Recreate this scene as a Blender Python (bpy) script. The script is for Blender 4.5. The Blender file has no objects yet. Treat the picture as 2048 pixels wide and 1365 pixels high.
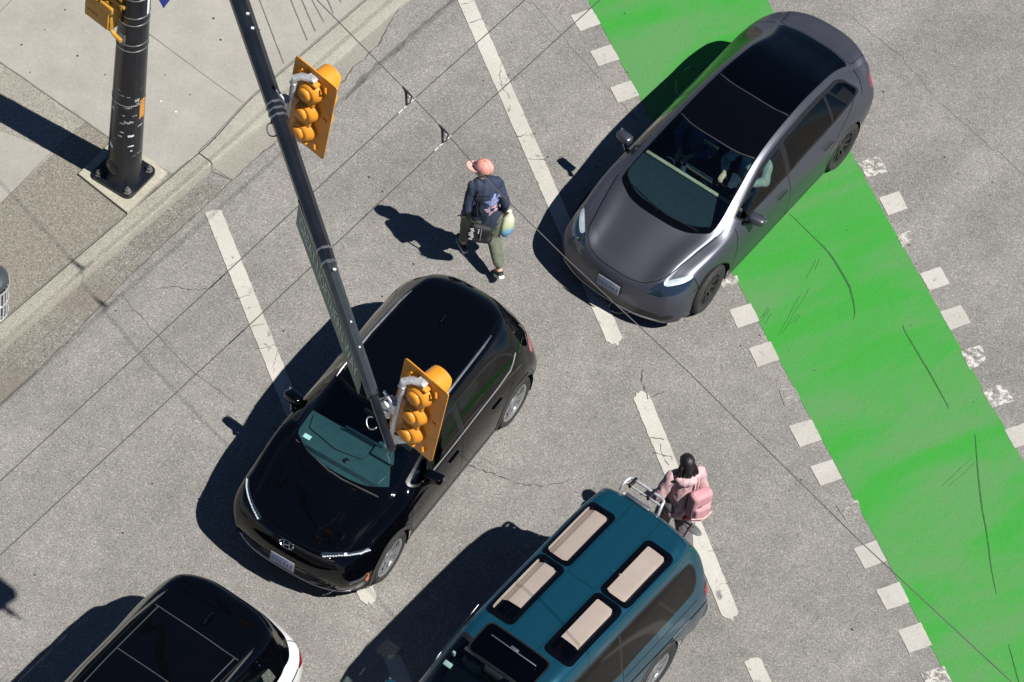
import bpy, bmesh, math, random
import numpy as np
from mathutils import Vector, Matrix
random.seed(7); RNG = np.random.default_rng(7)
SC = bpy.context.scene; COL = SC.collection
PI = math.pi; rad = math.radians

# ------------------------------------------------------------------ camera (surveyed from the photograph)
CAM_H, PITCH, ROLL, FPX = 42.5, rad(52.03), rad(10.08), 9240.0
_cp, _sp = math.cos(PITCH), math.sin(PITCH)
_r = Vector((1, 0, 0)); FWD = Vector((0, _cp, -_sp)); _u = Vector((0, _sp, _cp))
RIGHT = _r*math.cos(ROLL) + _u*math.sin(ROLL); UP = -_r*math.sin(ROLL) + _u*math.cos(ROLL)
CAMP = Vector((0, 0, CAM_H))
def G(px, py, z=0.0):
    """survey helper: world point at height z seen at photo pixel (2048 x 1365)"""
    d = FWD + RIGHT*((px-1024)/FPX) - UP*((py-682.5)/FPX)
    return CAMP + d*((z-CAM_H)/d.z)

# ------------------------------------------------------------------ materials
def new_mat(name):
    m = bpy.data.materials.new(name); m.use_nodes = True
    nt = m.node_tree
    return m, nt, nt.nodes['Principled BSDF'], nt.nodes['Material Output']
def N(nt, t, **kw):
    n = nt.nodes.new(t)
    for k, v in kw.items(): setattr(n, k, v)
    return n
def setin(n, **kw):
    for k, v in kw.items():
        n.inputs[k.replace('_', ' ')].default_value = v
def c4(c): return (c[0], c[1], c[2], 1.0)
def ramp(nt, src, stops):
    r = N(nt, 'ShaderNodeValToRGB'); e = r.color_ramp.elements
    while len(e) < len(stops): e.new(0.5)
    for el, (p, c) in zip(e, stops):
        el.position = p; el.color = c4(c) if not isinstance(c, float) else (c, c, c, 1)
    nt.links.new(src, r.inputs[0]); return r
def noise(nt, co, scale, detail=3, rough=0.55, dist=0.0):
    n = N(nt, 'ShaderNodeTexNoise'); setin(n, Scale=scale, Detail=detail, Roughness=rough, Distortion=dist)
    nt.links.new(co, n.inputs['Vector']); return n
def mixc(nt, fac, a, b, mode='MIX'):
    m = N(nt, 'ShaderNodeMix', data_type='RGBA', blend_type=mode)
    for s, v in ((0, fac), (6, a), (7, b)):
        if hasattr(v, 'is_output'): nt.links.new(v, m.inputs[s])
        elif s == 0: m.inputs[0].default_value = v
        else: m.inputs[s].default_value = c4(v)
    return m.outputs[2]
def objco(nt): return N(nt, 'ShaderNodeTexCoord').outputs['Object']
def simple(name, col, rough=0.5, metal=0.0, coat=0.0, var=0.12, scale=9.0, spec=0.5, bump=0.0, bscale=60, rvar=0.1):
    """principled with a little procedural unevenness of tone and gloss"""
    m, nt, p, o = new_mat(name); co = objco(nt)
    n = noise(nt, co, scale, 4)
    r = ramp(nt, n.outputs['Fac'], [(0.3, tuple(c*(1-var) for c in col)), (0.7, tuple(min(1, c*(1+var)) for c in col))])
    nt.links.new(r.outputs[0], p.inputs['Base Color'])
    n2 = noise(nt, co, scale*2.3, 3)
    mr = N(nt, 'ShaderNodeMapRange'); setin(mr, From_Min=0.3, From_Max=0.7, To_Min=max(0.02, rough*(1-rvar)), To_Max=min(1, rough*(1+rvar)))
    nt.links.new(n2.outputs['Fac'], mr.inputs[0]); nt.links.new(mr.outputs[0], p.inputs['Roughness'])
    p.inputs['Metallic'].default_value = metal; p.inputs['Coat Weight'].default_value = coat
    p.inputs['Coat Roughness'].default_value = 0.03; p.inputs['Specular IOR Level'].default_value = spec
    if bump:
        b = N(nt, 'ShaderNodeBump'); setin(b, Strength=bump, Distance=0.01)
        n3 = noise(nt, co, bscale, 3); nt.links.new(n3.outputs['Fac'], b.inputs['Height']); nt.links.new(b.outputs[0], p.inputs['Normal'])
    return m
def glass(name, tint, refl=1.0, rough=0.0):
    m, nt, p, o = new_mat(name); nt.nodes.remove(p)
    t = N(nt, 'ShaderNodeBsdfTransparent'); t.inputs[0].default_value = c4(tint)
    g = N(nt, 'ShaderNodeBsdfGlossy'); g.inputs['Roughness'].default_value = rough
    g.inputs[0].default_value = (refl, refl, refl, 1)
    f = N(nt, 'ShaderNodeFresnel'); f.inputs[0].default_value = 1.5
    geo = N(nt, 'ShaderNodeNewGeometry')
    mm = N(nt, 'ShaderNodeMath', operation='MULTIPLY'); inv = N(nt, 'ShaderNodeMath', operation='SUBTRACT'); inv.inputs[0].default_value = 1
    nt.links.new(geo.outputs['Backfacing'], inv.inputs[1]); nt.links.new(f.outputs[0], mm.inputs[0]); nt.links.new(inv.outputs[0], mm.inputs[1])
    x = N(nt, 'ShaderNodeMixShader'); nt.links.new(mm.outputs[0], x.inputs[0]); nt.links.new(t.outputs[0], x.inputs[1]); nt.links.new(g.outputs[0], x.inputs[2])
    nt.links.new(x.outputs[0], o.inputs[0]); return m

ASPH = (0.207, 0.200, 0.190)
def asphalt_color(nt, co, base=ASPH, contrast=0.82):
    g1 = noise(nt, co, 60, 2, 0.7); 
    v = N(nt, 'ShaderNodeTexVoronoi'); setin(v, Scale=82.0, Randomness=1.0); nt.links.new(co, v.inputs['Vector'])
    k = contrast
    c1 = ramp(nt, g1.outputs['Fac'], [(0.30, tuple(c*(1-.42*k) for c in base)), (0.5, base), (0.70, tuple(c*(1+.42*k) for c in base))])
    sep = N(nt, 'ShaderNodeSeparateColor'); nt.links.new(v.outputs['Color'], sep.inputs[0])
    # pale and dark stones showing in the worn surface
    li = ramp(nt, sep.outputs[0], [(0.86, 0.0), (0.93, 1.0)]); da = ramp(nt, sep.outputs[1], [(0.84, 0.0), (0.92, 1.0)])
    a = mixc(nt, li.outputs[0], c1.outputs[0], tuple(min(1, c*(1+.75*k)) for c in base))
    a = mixc(nt, da.outputs[0], a, tuple(c*(1-.5*k) for c in base))
    big = noise(nt, co, 0.55, 5, 0.6, 0.3); br = ramp(nt, big.outputs['Fac'], [(0.30, 0.86), (0.72, 1.12)])
    a = mixc(nt, 1.0, a, br.outputs[0], 'MULTIPLY')
    mp = N(nt, 'ShaderNodeMapping'); mp.vector_type = 'TEXTURE'; mp.inputs['Rotation'].default_value = (0, 0, rad(59.6)); mp.inputs['Scale'].default_value = (7.0, 0.9, 1)
    nt.links.new(co, mp.inputs[0]); lane = noise(nt, mp.outputs[0], 1.0, 4, 0.55); lr = ramp(nt, lane.outputs['Fac'], [(0.34, 0.90), (0.66, 1.08)])   # wheel paths along the street
    a = mixc(nt, 1.0, a, lr.outputs[0], 'MULTIPLY')
    oil = noise(nt, co, 0.9, 5, 0.7, 0.8); orr = ramp(nt, oil.outputs['Fac'], [(0.66, 0.0), (0.76, 0.32)]); a = mixc(nt, orr.outputs[0], a, tuple(c*.45 for c in base))
    mid = noise(nt, co, 4.2, 4, 0.6, 0.2); m2 = ramp(nt, mid.outputs['Fac'], [(0.32, 0.90), (0.70, 1.07)])
    a = mixc(nt, 1.0, a, m2.outputs[0], 'MULTIPLY')
    return a, g1, v
def asphalt(name, base=ASPH, contrast=0.72, stain=None):
    m, nt, p, o = new_mat(name); co = objco(nt)
    a, g1, v = asphalt_color(nt, co, base, contrast)
    if stain:
        s = noise(nt, co, 1.3, 4); sr = ramp(nt, s.outputs['Fac'], [(0.45, 0.0), (0.7, 0.75)])
        a = mixc(nt, sr.outputs[0], a, stain)
    nt.links.new(a, p.inputs['Base Color']); p.inputs['Roughness'].default_value = 0.9; p.inputs['Specular IOR Level'].default_value = 0.25
    b = N(nt, 'ShaderNodeBump'); setin(b, Strength=0.55, Distance=0.006); nt.links.new(g1.outputs['Fac'], b.inputs['Height']); nt.links.new(b.outputs[0], p.inputs['Normal'])
    return m
def paint_on_road(name, col, col2, lo, hi, scale=9.0, streak=False):
    """road paint, worn through to the asphalt where the noise is high"""
    m, nt, p, o = new_mat(name); co = objco(nt)
    a, g1, v = asphalt_color(nt, co)
    big = noise(nt, co, 0.8, 5, 0.6, 0.6); fine = noise(nt, co, 38, 3, 0.7)
    if streak:
        mp = N(nt, 'ShaderNodeMapping'); mp.vector_type = 'TEXTURE'; mp.inputs['Rotation'].default_value = (0, 0, rad(38)); mp.inputs['Scale'].default_value = (3.2, 1.0, 1)
        nt.links.new(co, mp.inputs[0]); big = noise(nt, mp.outputs[0], 1.15, 5, 0.62, 0.5)
    pc = ramp(nt, big.outputs['Fac'], [(0.40, col), (0.60, col2)]).outputs[0]
    fr = ramp(nt, fine.outputs['Fac'], [(0.3, 0.88), (0.7, 1.07)]); pc = mixc(nt, 1.0, pc, fr.outputs[0], 'MULTIPLY')
    if streak:      # faint tyre dirt brushed along the driving direction
        mp2 = N(nt, 'ShaderNodeMapping'); mp2.vector_type = 'TEXTURE'; mp2.inputs['Rotation'].default_value = (0, 0, rad(60)); mp2.inputs['Scale'].default_value = (1.2, .06, 1)
        nt.links.new(co, mp2.inputs[0]); st = noise(nt, mp2.outputs[0], 1.0, 3, 0.6)
        sr = ramp(nt, st.outputs['Fac'], [(0.52, 0.0), (0.80, 0.16)]); pc = mixc(nt, sr.outputs[0], pc, (0.05, 0.15, 0.05))
    w1 = noise(nt, co, scale, 6, 0.72, 0.4); wr = ramp(nt, w1.outputs['Fac'], [(lo, 0.0), (hi, 1.0)])
    out = mixc(nt, wr.outputs[0], pc, a)
    nt.links.new(out, p.inputs['Base Color']); p.inputs['Roughness'].default_value = 0.75; p.inputs['Specular IOR Level'].default_value = 0.3
    b = N(nt, 'ShaderNodeBump'); setin(b, Strength=0.25, Distance=0.004); nt.links.new(g1.outputs['Fac'], b.inputs['Height']); nt.links.new(b.outputs[0], p.inputs['Normal'])
    return m
def concrete(name, base, speck=0.0, scale=70):
    m, nt, p, o = new_mat(name); co = objco(nt)
    n1 = noise(nt, co, 2.2, 6, 0.62); n2 = noise(nt, co, 26, 4, 0.7)
    c = ramp(nt, n1.outputs['Fac'], [(0.3, tuple(k*.88 for k in base)), (0.7, tuple(k*1.09 for k in base))]).outputs[0]
    f = ramp(nt, n2.outputs['Fac'], [(0.25, 0.90), (0.75, 1.08)]); c = mixc(nt, 1.0, c, f.outputs[0], 'MULTIPLY')
    sp = noise(nt, co, 120, 2, 0.6); sr = ramp(nt, sp.outputs['Fac'], [(0.71, 0.0), (0.76, 0.5)]); c = mixc(nt, sr.outputs[0], c, tuple(k*.45 for k in base))
    if speck:
        v = N(nt, 'ShaderNodeTexVoronoi'); setin(v, Scale=float(scale)); nt.links.new(co, v.inputs['Vector'])
        sep = N(nt, 'ShaderNodeSeparateColor'); nt.links.new(v.outputs['Color'], sep.inputs[0])
        st = ramp(nt, sep.outputs[0], [(0.0, tuple(k*.42 for k in base)), (0.45, base), (0.8, (base[0]*1.2, base[1]*1.15, base[2]*1.05)), (1.0, tuple(min(1, k*1.9) for k in base))])
        c = mixc(nt, speck, c, st.outputs[0])
    nt.links.new(c, p.inputs['Base Color']); p.inputs['Roughness'].default_value = 0.88; p.inputs['Specular IOR Level'].default_value = 0.25
    b = N(nt, 'ShaderNodeBump'); setin(b, Strength=0.3, Distance=0.004); nt.links.new(n2.outputs['Fac'], b.inputs['Height']); nt.links.new(b.outputs[0], p.inputs['Normal'])
    return m
def car_paint(name, col, rough, metal, coat, flake=0.0):
    m, nt, p, o = new_mat(name); co = objco(nt)
    n = noise(nt, co, 900, 1); r = ramp(nt, n.outputs['Fac'], [(0.3, tuple(c*(1-flake) for c in col)), (0.7, tuple(min(1, c*(1+flake)) for c in col))])
    nt.links.new(r.outputs[0], p.inputs['Base Color'])
    d = noise(nt, co, 1.6, 2, 0.5); mr = N(nt, 'ShaderNodeMapRange'); setin(mr, From_Min=0.3, From_Max=0.8, To_Min=rough, To_Max=rough*1.10+0.004)
    nt.links.new(d.outputs['Fac'], mr.inputs[0]); nt.links.new(mr.outputs[0], p.inputs['Roughness'])
    p.inputs['Metallic'].default_value = metal; p.inputs['Coat Weight'].default_value = coat; p.inputs['Coat Roughness'].default_value = 0.015
    return m

M = {}
M['asphalt'] = asphalt('asphalt')
M['gutter_asphalt'] = asphalt('worn gutter asphalt', (0.19, 0.18, 0.162), 1.0, (0.155, 0.138, 0.112))
M['patch'] = asphalt('patched asphalt', (0.178, 0.172, 0.160), 0.9)
M['crack'] = simple('road crack', (0.098, 0.092, 0.086), 0.95, var=0.25)
M['seam'] = simple('road seam', (0.130, 0.124, 0.114), 0.95, var=0.25, scale=14)
M['joint'] = simple('pavement joint', (0.13, 0.125, 0.11), 0.95, var=0.3)
M['white'] = paint_on_road('white road paint', (0.435, 0.425, 0.395), (0.38, 0.37, 0.34), 0.60, 0.70)
M['whiteline'] = paint_on_road('white line paint', (0.47, 0.455, 0.42), (0.41, 0.395, 0.36), 0.60, 0.68, 7)
M['whiteworn'] = paint_on_road('worn white road paint', (0.52, 0.51, 0.48), (0.46, 0.45, 0.42), 0.44, 0.54, 12)
M['whitegone'] = paint_on_road('nearly gone white road paint', (0.50, 0.49, 0.46), (0.45, 0.44, 0.41), 0.34, 0.46, 13)
M['green'] = paint_on_road('green lane paint', (0.033, 0.262, 0.032), (0.078, 0.232, 0.072), 0.715, 0.79, 24, True)
M['skid2'] = simple('faint tyre scuff', (0.030, 0.165, 0.030), 0.9, var=0.3, scale=20)
M['skid'] = simple('tyre rubber mark', (0.020, 0.105, 0.022), 0.9, var=0.3, scale=20)
M['concrete'] = concrete('pavement concrete', (0.298, 0.292, 0.264), 0.12, 110)
M['kerb'] = concrete('kerb concrete', (0.285, 0.28, 0.242), 0.30, 95)
M['kerb_agg'] = concrete('rough kerb concrete', (0.255, 0.25, 0.215), 0.5, 95)
M['gutter'] = concrete('gutter concrete', (0.245, 0.238, 0.208), 0.25, 95)
M['agg'] = concrete('exposed aggregate', (0.190, 0.180, 0.155), 0.80, 100)
M['agg2'] = concrete('pale exposed aggregate', (0.245, 0.237, 0.207), 0.65, 100)
M['footing'] = concrete('footing concrete', (0.36, 0.345, 0.28), 0.2, 40)
M['speck'] = simple('dark chewing gum', (0.05, 0.05, 0.045), 0.9)
M['leafspeck'] = simple('pale litter', (0.55, 0.55, 0.55), 0.8)
M['pole'] = simple('black pole paint', (0.0075, 0.0095, 0.014), 0.30, 0.0, 0.0, var=0.25, bump=0.05, bscale=25)
M['pole_arm'] = simple('faded black arm paint', (0.010, 0.0125, 0.018), 0.34, 0.0, 0.0, var=0.3, scale=3)
M['arm_grey'] = simple('weathered grey arm paint', (0.026, 0.034, 0.039), 0.45, 0.0, 0.0, var=0.3, scale=5)
M['band'] = simple('steel band', (0.45, 0.46, 0.48), 0.35, 0.9, var=0.2)
M['steel'] = simple('galvanised steel', (0.62, 0.63, 0.65), 0.42, 0.55, var=0.25, scale=22)
M['bolt'] = simple('bolt steel', (0.22, 0.21, 0.2), 0.5, 0.8, var=0.3)
M['yellow'] = simple('signal yellow', (0.64, 0.255, 0.016), 0.46, 0.0, 0.1, var=0.13, scale=5, rvar=.25)
M['yellow_old'] = simple('faded signal yellow', (0.50, 0.25, 0.03), 0.55, var=0.15, scale=6)
M['lensdark'] = simple('unlit signal lens', (0.05, 0.012, 0.01), 0.15)
M['sticker'] = simple('torn sticker', (0.32, 0.33, 0.34), 0.7, var=0.5, scale=60)
M['sticker_w'] = simple('white sticker', (0.7, 0.72, 0.75), 0.6, var=0.2, scale=60)
M['orange'] = simple('orange sticker', (0.55, 0.24, 0.05), 0.7, var=0.25, scale=50)
M['signgreen'] = simple('sign green', (0.045, 0.130, 0.085), 0.45, var=0.15)
M['signwhite'] = simple('sign lettering', (0.55, 0.62, 0.60), 0.5)
M['signblue'] = simple('sign blue', (0.03, 0.045, 0.30), 0.5)
M['wire'] = simple('contact wire', (0.085, 0.08, 0.078), 0.5, 0.5)
M['span'] = simple('span wire', (0.20, 0.19, 0.18), 0.5, 0.6, var=0.3, scale=2)
M['insul'] = simple('insulator', (0.03, 0.03, 0.035), 0.5)
# vehicles
M['p_gray'] = car_paint('satin grey paint', (0.100, 0.106, 0.132), 0.36, 0.70, 0.0, 0.08)
M['p_black'] = car_paint('gloss black paint', (0.0009, 0.0011, 0.0018), 0.035, 0.0, 0.0, 0.1)
M['p_teal'] = car_paint('teal metallic paint', (0.0080, 0.074, 0.122), 0.22, 0.55, 0.5, 0.12)
M['p_teal_low'] = car_paint('grey teal lower paint', (0.050, 0.064, 0.078), 0.33, 0.55, 0.5, 0.1)
M['p_white'] = car_paint('white paint', (0.72, 0.73, 0.75), 0.25, 0.0, 0.9, 0.02)
M['gap'] = simple('panel gap', (0.0035, 0.0035, 0.004), 0.9, spec=0.05)
M['rubber'] = simple('tyre rubber', (0.024, 0.024, 0.025), 0.82, var=0.3, scale=30)
M['trim'] = simple('black trim', (0.008, 0.008, 0.009), 0.35)
M['gloss_trim'] = simple('gloss black trim', (0.0012, 0.0013, 0.002), 0.04, rvar=0)
M['seamgrey'] = simple('grey roof seam', (0.045, 0.045, 0.05), 0.6)
M['seamdark'] = simple('dark roof seam', (0.016, 0.017, 0.02), 0.6)
M['beltchrome'] = simple('bright belt strip', (0.27, 0.275, 0.28), 0.5, 0.3)
M['clad'] = simple('dark plastic cladding', (0.038, 0.039, 0.040), 0.62, var=0.15)
M['under'] = simple('underbody', (0.006, 0.006, 0.006), 0.9)
M['chrome'] = simple('chrome', (0.72, 0.73, 0.75), 0.16, 1.0, var=0.05)
M['satin'] = simple('satin silver trim', (0.40, 0.41, 0.43), 0.32, 0.9, var=0.1)
M['rim'] = simple('silver alloy', (0.50, 0.51, 0.53), 0.28, 0.85, var=0.12)
M['rim_dark'] = simple('dark alloy', (0.040, 0.041, 0.043), 0.34, 0.6, var=0.15)
M['disc'] = simple('brake disc', (0.16, 0.16, 0.165), 0.35, 0.8)
M['g_wind'] = glass('teal windscreen glass', (0.62, 0.82, 0.82))
M['g_side'] = glass('side glass', (0.42, 0.50, 0.47))
M['g_dark'] = glass('privacy glass', (0.05, 0.055, 0.05), 0.8, 0.10)
M['g_roof'] = glass('roof glass', (0.035, 0.035, 0.04))
M['g_sky'] = glass('skylight glass', (0.80, 0.78, 0.76))
M['g_lamp'] = glass('lamp lens', (0.88, 0.93, 0.95))
M['g_red'] = simple('red lamp', (0.24, 0.008, 0.018), 0.12, coat=1.0, rvar=0)
M['g_amber'] = simple('amber lamp', (0.62, 0.14, 0.02), 0.2, coat=1.0, rvar=0)
M['lampwhite'] = simple('bright lamp reflector', (0.55, 0.61, 0.64), 0.25, 0.2)
M['lampdark'] = simple('dark lamp housing', (0.018, 0.028, 0.045), 0.12, coat=1.0)
M['plate'] = simple('number plate', (0.27, 0.30, 0.36), 0.5, var=0.2, scale=45)
M['plate_blue'] = simple('number plate print', (0.12, 0.15, 0.30), 0.5)
M['dash'] = simple('dashboard', (0.0072, 0.0145, 0.025), 0.7, var=0.15)
M['dash_teal'] = simple('pale dashboard', (0.024, 0.054, 0.068), 0.7, var=0.15)
M['interior'] = simple('interior', (0.012, 0.012, 0.014), 0.85)
M['seat'] = simple('seat leather', (0.020, 0.020, 0.023), 0.5)
M['wood'] = simple('pale wood trim', (0.36, 0.29, 0.21), 0.5, var=0.2, scale=18)
M['blind'] = simple('beige sunblind', (0.47, 0.415, 0.385), 0.85, var=0.06, scale=5)
M['leaf_int'] = simple('beige lining', (0.50, 0.46, 0.42), 0.9, var=0.05)
# people
M['skin'] = simple('skin', (0.52, 0.32, 0.23), 0.55, var=0.06)
M['skin2'] = simple('warm skin', (0.48, 0.30, 0.22), 0.55, var=0.06)
M['navy'] = simple('navy jacket', (0.020, 0.030, 0.062), 0.85, var=0.25, scale=14, bump=0.25, bscale=30)
M['olive'] = simple('olive trousers', (0.115, 0.135, 0.095), 0.9, var=0.18, scale=14, bump=0.25, bscale=26)
M['cap'] = simple('salmon cap', (0.70, 0.31, 0.265), 0.8, var=0.08, scale=20)
M['cap_brim'] = simple('pale salmon brim', (0.72, 0.40, 0.36), 0.8, var=0.06, scale=20)
M['shoe'] = simple('black shoe', (0.015, 0.015, 0.017), 0.6)
M['sole'] = simple('white sole', (0.70, 0.68, 0.65), 0.7)
M['bagblack'] = simple('black bag', (0.009, 0.010, 0.013), 0.7, var=0.2, bump=0.2, bscale=30)
M['print'] = simple('white print', (0.55, 0.57, 0.60), 0.8, var=0.3, scale=60)
M['print_b'] = simple('pale blue print', (0.22, 0.27, 0.50), 0.8, var=0.4, scale=50)
M['print_p'] = simple('pale pink print', (0.45, 0.30, 0.36), 0.8, var=0.4, scale=50)
M['hair'] = simple('black hair', (0.009, 0.007, 0.007), 0.45, var=0.3, scale=40, bump=0.3, bscale=90)
M['pink'] = simple('pink jacket', (0.50, 0.325, 0.34), 0.85, var=0.16, scale=9, bump=0.45, bscale=17)
M['pinkpack'] = simple('pink backpack', (0.50, 0.260, 0.285), 0.8, var=0.10, scale=12, bump=0.3, bscale=22)
M['pinkpale'] = simple('pale pink trim', (0.55, 0.37, 0.385), 0.8, var=0.08)
M['mauve'] = simple('mauve grey trousers', (0.125, 0.110, 0.120), 0.9, var=0.2, scale=14, bump=0.3, bscale=25)
M['red'] = simple('red pouch', (0.50, 0.05, 0.07), 0.6)
M['blueshirt'] = simple('blue shirt', (0.035, 0.10, 0.20), 0.85, var=0.25, scale=20)
M['paleshirt'] = simple('pale shirt', (0.50, 0.60, 0.60), 0.85, var=0.2, scale=20)
def bag_mat():
    m, nt, p, o = new_mat('blue and yellow bag'); co = objco(nt)
    s = N(nt, 'ShaderNodeSeparateXYZ'); nt.links.new(co, s.inputs[0]); n = noise(nt, co, 14, 3)
    ad = N(nt, 'ShaderNodeMath', operation='MULTIPLY_ADD'); nt.links.new(n.outputs['Fac'], ad.inputs[0]); ad.inputs[1].default_value = 0.12; nt.links.new(s.outputs['Z'], ad.inputs[2])
    r = ramp(nt, ad.outputs[0], [(0.02, (0.55, 0.60, 0.66)), (0.09, (0.10, 0.36, 0.72)), (0.20, (0.18, 0.48, 0.72)), (0.27, (0.58, 0.66, 0.36)), (0.40, (0.70, 0.72, 0.55))])
    nt.links.new(r.outputs[0], p.inputs['Base Color']); p.inputs['Roughness'].default_value = 0.35; return m
M['bag'] = bag_mat()

# ------------------------------------------------------------------ mesh helpers
def islands(faces):
    par = {}
    def find(a):
        while par.setdefault(a, a) != a: par[a] = par[par[a]]; a = par[a]
        return a
    for f in faces:
        for i in f[1:]: par[find(i)] = find(f[0])
    out = {}
    for f in faces: out.setdefault(find(f[0]), []).append(f)
    out = list(out.values()); big = [f for f in out if len(f) > 6] or [[]]
    for f in out:
        if len(f) <= 6: big[0].extend(f)
    return big
class MB:
    """collects shapes, then links them as ONE mesh object"""
    def __init__(s): s.v = []; s.f = []
    def add(s, vs, fs, mat4=None):
        o = len(s.v)
        for p in vs:
            p = Vector(p)
            s.v.append(tuple(mat4 @ p) if mat4 else tuple(p))
        s.f += [tuple(i+o for i in f) for f in fs]; return s
    def bm(s, b, mat4=None):
        b.verts.ensure_lookup_table(); b.verts.index_update()
        s.add([v.co for v in b.verts], [[v.index for v in f.verts] for f in b.faces], mat4); b.free(); return s
    def box(s, c, d, rot=None, bev=0.0, seg=2):
        b = bmesh.new(); bmesh.ops.create_cube(b, size=1)
        for v in b.verts: v.co = Vector((v.co.x*d[0], v.co.y*d[1], v.co.z*d[2]))
        if bev: bmesh.ops.bevel(b, geom=list(b.edges), offset=bev, segments=seg, profile=0.5, affect='EDGES')
        m = Matrix.Translation(c)
        if rot is not None: m = m @ rot.to_4x4()
        return s.bm(b, m)
    def tube(s, pts, r, n=10, cap=True, squash=None):
        pts = [Vector(p) for p in pts]; rs = r if isinstance(r, (list, tuple)) else [r]*len(pts)
        T = []
        for i in range(len(pts)):
            a = pts[max(i-1, 0)]; c = pts[min(i+1, len(pts)-1)]; T.append((c-a).normalized())
        ref = Vector((0, 0, 1)) if abs(T[0].z) < .9 else Vector((1, 0, 0))
        vs = []; fs = []
        for i, p in enumerate(pts):
            x = ref - T[i]*ref.dot(T[i])
            if x.length < 1e-4: x = Vector((1, 0, 0))
            x.normalize(); y = T[i].cross(x); ref = x
            for k in range(n):
                a = 2*PI*k/n; vs.append(p + (x*math.cos(a) + y*math.sin(a))*rs[i])
        for i in range(len(pts)-1):
            for k in range(n):
                a = i*n+k; b = i*n+(k+1) % n; fs.append((a, b, b+n, a+n))
        if cap: fs.append(tuple(range(n-1, -1, -1))); fs.append(tuple((len(pts)-1)*n+k for k in range(n)))
        return s.add(vs, fs)
    def lathe(s, prof, n=24, mat4=None, close=False):
        """profile of (radius, height) turned about local Z"""
        vs = []; fs = []
        for (r, z) in prof:
            for k in range(n):
                a = 2*PI*k/n; vs.append((r*math.cos(a), r*math.sin(a), z))
        for i in range(len(prof)-1):
            for k in range(n):
                a = i*n+k; b = i*n+(k+1) % n; fs.append((a, b, b+n, a+n))
        if not close: fs.append(tuple(range(n-1, -1, -1))); fs.append(tuple((len(prof)-1)*n+k for k in range(n)))
        return s.add(vs, fs, mat4)
    def prism(s, poly, z0, z1, mat4=None):
        n = len(poly); vs = [(p[0], p[1], z0) for p in poly] + [(p[0], p[1], z1) for p in poly]
        fs = [tuple(range(n-1, -1, -1)), tuple(range(n, 2*n))] + [(i, (i+1) % n, n+(i+1) % n, n+i) for i in range(n)]
        return s.add(vs, fs, mat4)
    def ell(s, c, r, rot=None, n=16, m=10):
        b = bmesh.new(); bmesh.ops.create_uvsphere(b, u_segments=n, v_segments=m, radius=1)
        mt = Matrix.Translation(c)
        if rot is not None: mt = mt @ rot.to_4x4()
        return s.bm(b, mt @ Matrix.Diagonal((r[0], r[1], r[2], 1)))
    def cap(s, a, ra, b, rb, n=14):
        """tapered capsule"""
        a = Vector(a); b = Vector(b); d = (b-a); L = d.length
        if L < 1e-5: return s.ell(a, (ra, ra, ra))
        d /= L; pts = []; rs = []
        for k in range(5):
            t = k/5*PI/2; pts.append(a - d*ra*math.cos(t)); rs.append(max(ra*math.sin(t), ra*.06))
        pts.append(a); rs.append(ra); pts.append(b); rs.append(rb)
        for k in range(4, -1, -1):
            t = k/5*PI/2; pts.append(b + d*rb*math.cos(t)); rs.append(max(rb*math.sin(t), rb*.06))
        return s.tube(pts, rs, n)
    def build(s, name, mat, parent=None, smooth=0.6, loc=None):
        me = bpy.data.meshes.new(name); me.from_pydata(s.v, [], s.f); me.validate(); me.update()
        b = bmesh.new(); b.from_mesh(me); bmesh.ops.recalc_face_normals(b, faces=b.faces); b.to_mesh(me); b.free()
        return link(name, me, mat, parent, smooth, loc)
def link(name, me, mat, parent=None, smooth=0.6, loc=None):
    if mat: me.materials.append(mat)
    if smooth:
        me.shade_smooth()
        if smooth < 3: me.set_sharp_from_angle(angle=smooth)
    o = bpy.data.objects.new(name, me); COL.objects.link(o)
    if parent: o.parent = parent
    if loc is not None: o.location = loc
    return o
def thing(name, label, cat, loc=(0, 0, 0), rotz=0.0, group=None):
    o = bpy.data.objects.new(name, None); COL.objects.link(o); o.empty_display_size = 0.2
    o.location = loc; o.rotation_euler = (0, 0, rotz); tag(o, label, cat, group); return o
def tag(o, label, cat, group=None):
    o['label'] = label; o['category'] = cat
    if group: o['group'] = group
    return o
def structure(o): o['kind'] = 'structure'; return o
def sheet(polys, z):
    m = MB()
    for p in polys: m.add([(q[0], q[1], z) for q in p], [tuple(range(len(p)))])
    return m
def ribbon(m, pts, w, z, jit=0.0):
    """thin strip along a ground polyline"""
    P = [Vector((p[0], p[1], 0)) for p in pts]; n = len(P); vs = []
    for i, p in enumerate(P):
        t = (P[min(i+1, n-1)]-P[max(i-1, 0)]).normalized(); nn = Vector((-t.y, t.x, 0))
        ww = (w[i] if isinstance(w, (list, tuple)) else w)*(1+random.uniform(-jit, jit))/2
        c = p + nn*random.uniform(-jit, jit)*.012
        vs += [(c+nn*ww)[:2]+(z,), (c-nn*ww)[:2]+(z,)]
    m.add(vs, [(2*i, 2*i+1, 2*i+3, 2*i+2) for i in range(n-1)]); return m
def subdiv(pts, step=0.12, jit=0.0):
    out = []
    for a, b in zip(pts[:-1], pts[1:]):
        a = Vector(a[:2]); b = Vector(b[:2]); k = max(1, int((b-a).length/step))
        for i in range(k): out.append(a.lerp(b, i/k) + Vector((random.uniform(-jit, jit), random.uniform(-jit, jit))))
    out.append(Vector(pts[-1][:2])); return out
def catmull(pts, k=8):
    P = [np.array(p, float) for p in pts]; out = []
    for i in range(len(P)-1):
        a = P[max(i-1, 0)]; b = P[i]; c = P[i+1]; d = P[min(i+2, len(P)-1)]
        for j in range(k):
            t = j/k; out.append(.5*((2*b)+(c-a)*t+(2*a-5*b+4*c-d)*t*t+(3*b-a-3*c+d)*t**3))
    out.append(P[-1]); return out
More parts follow.
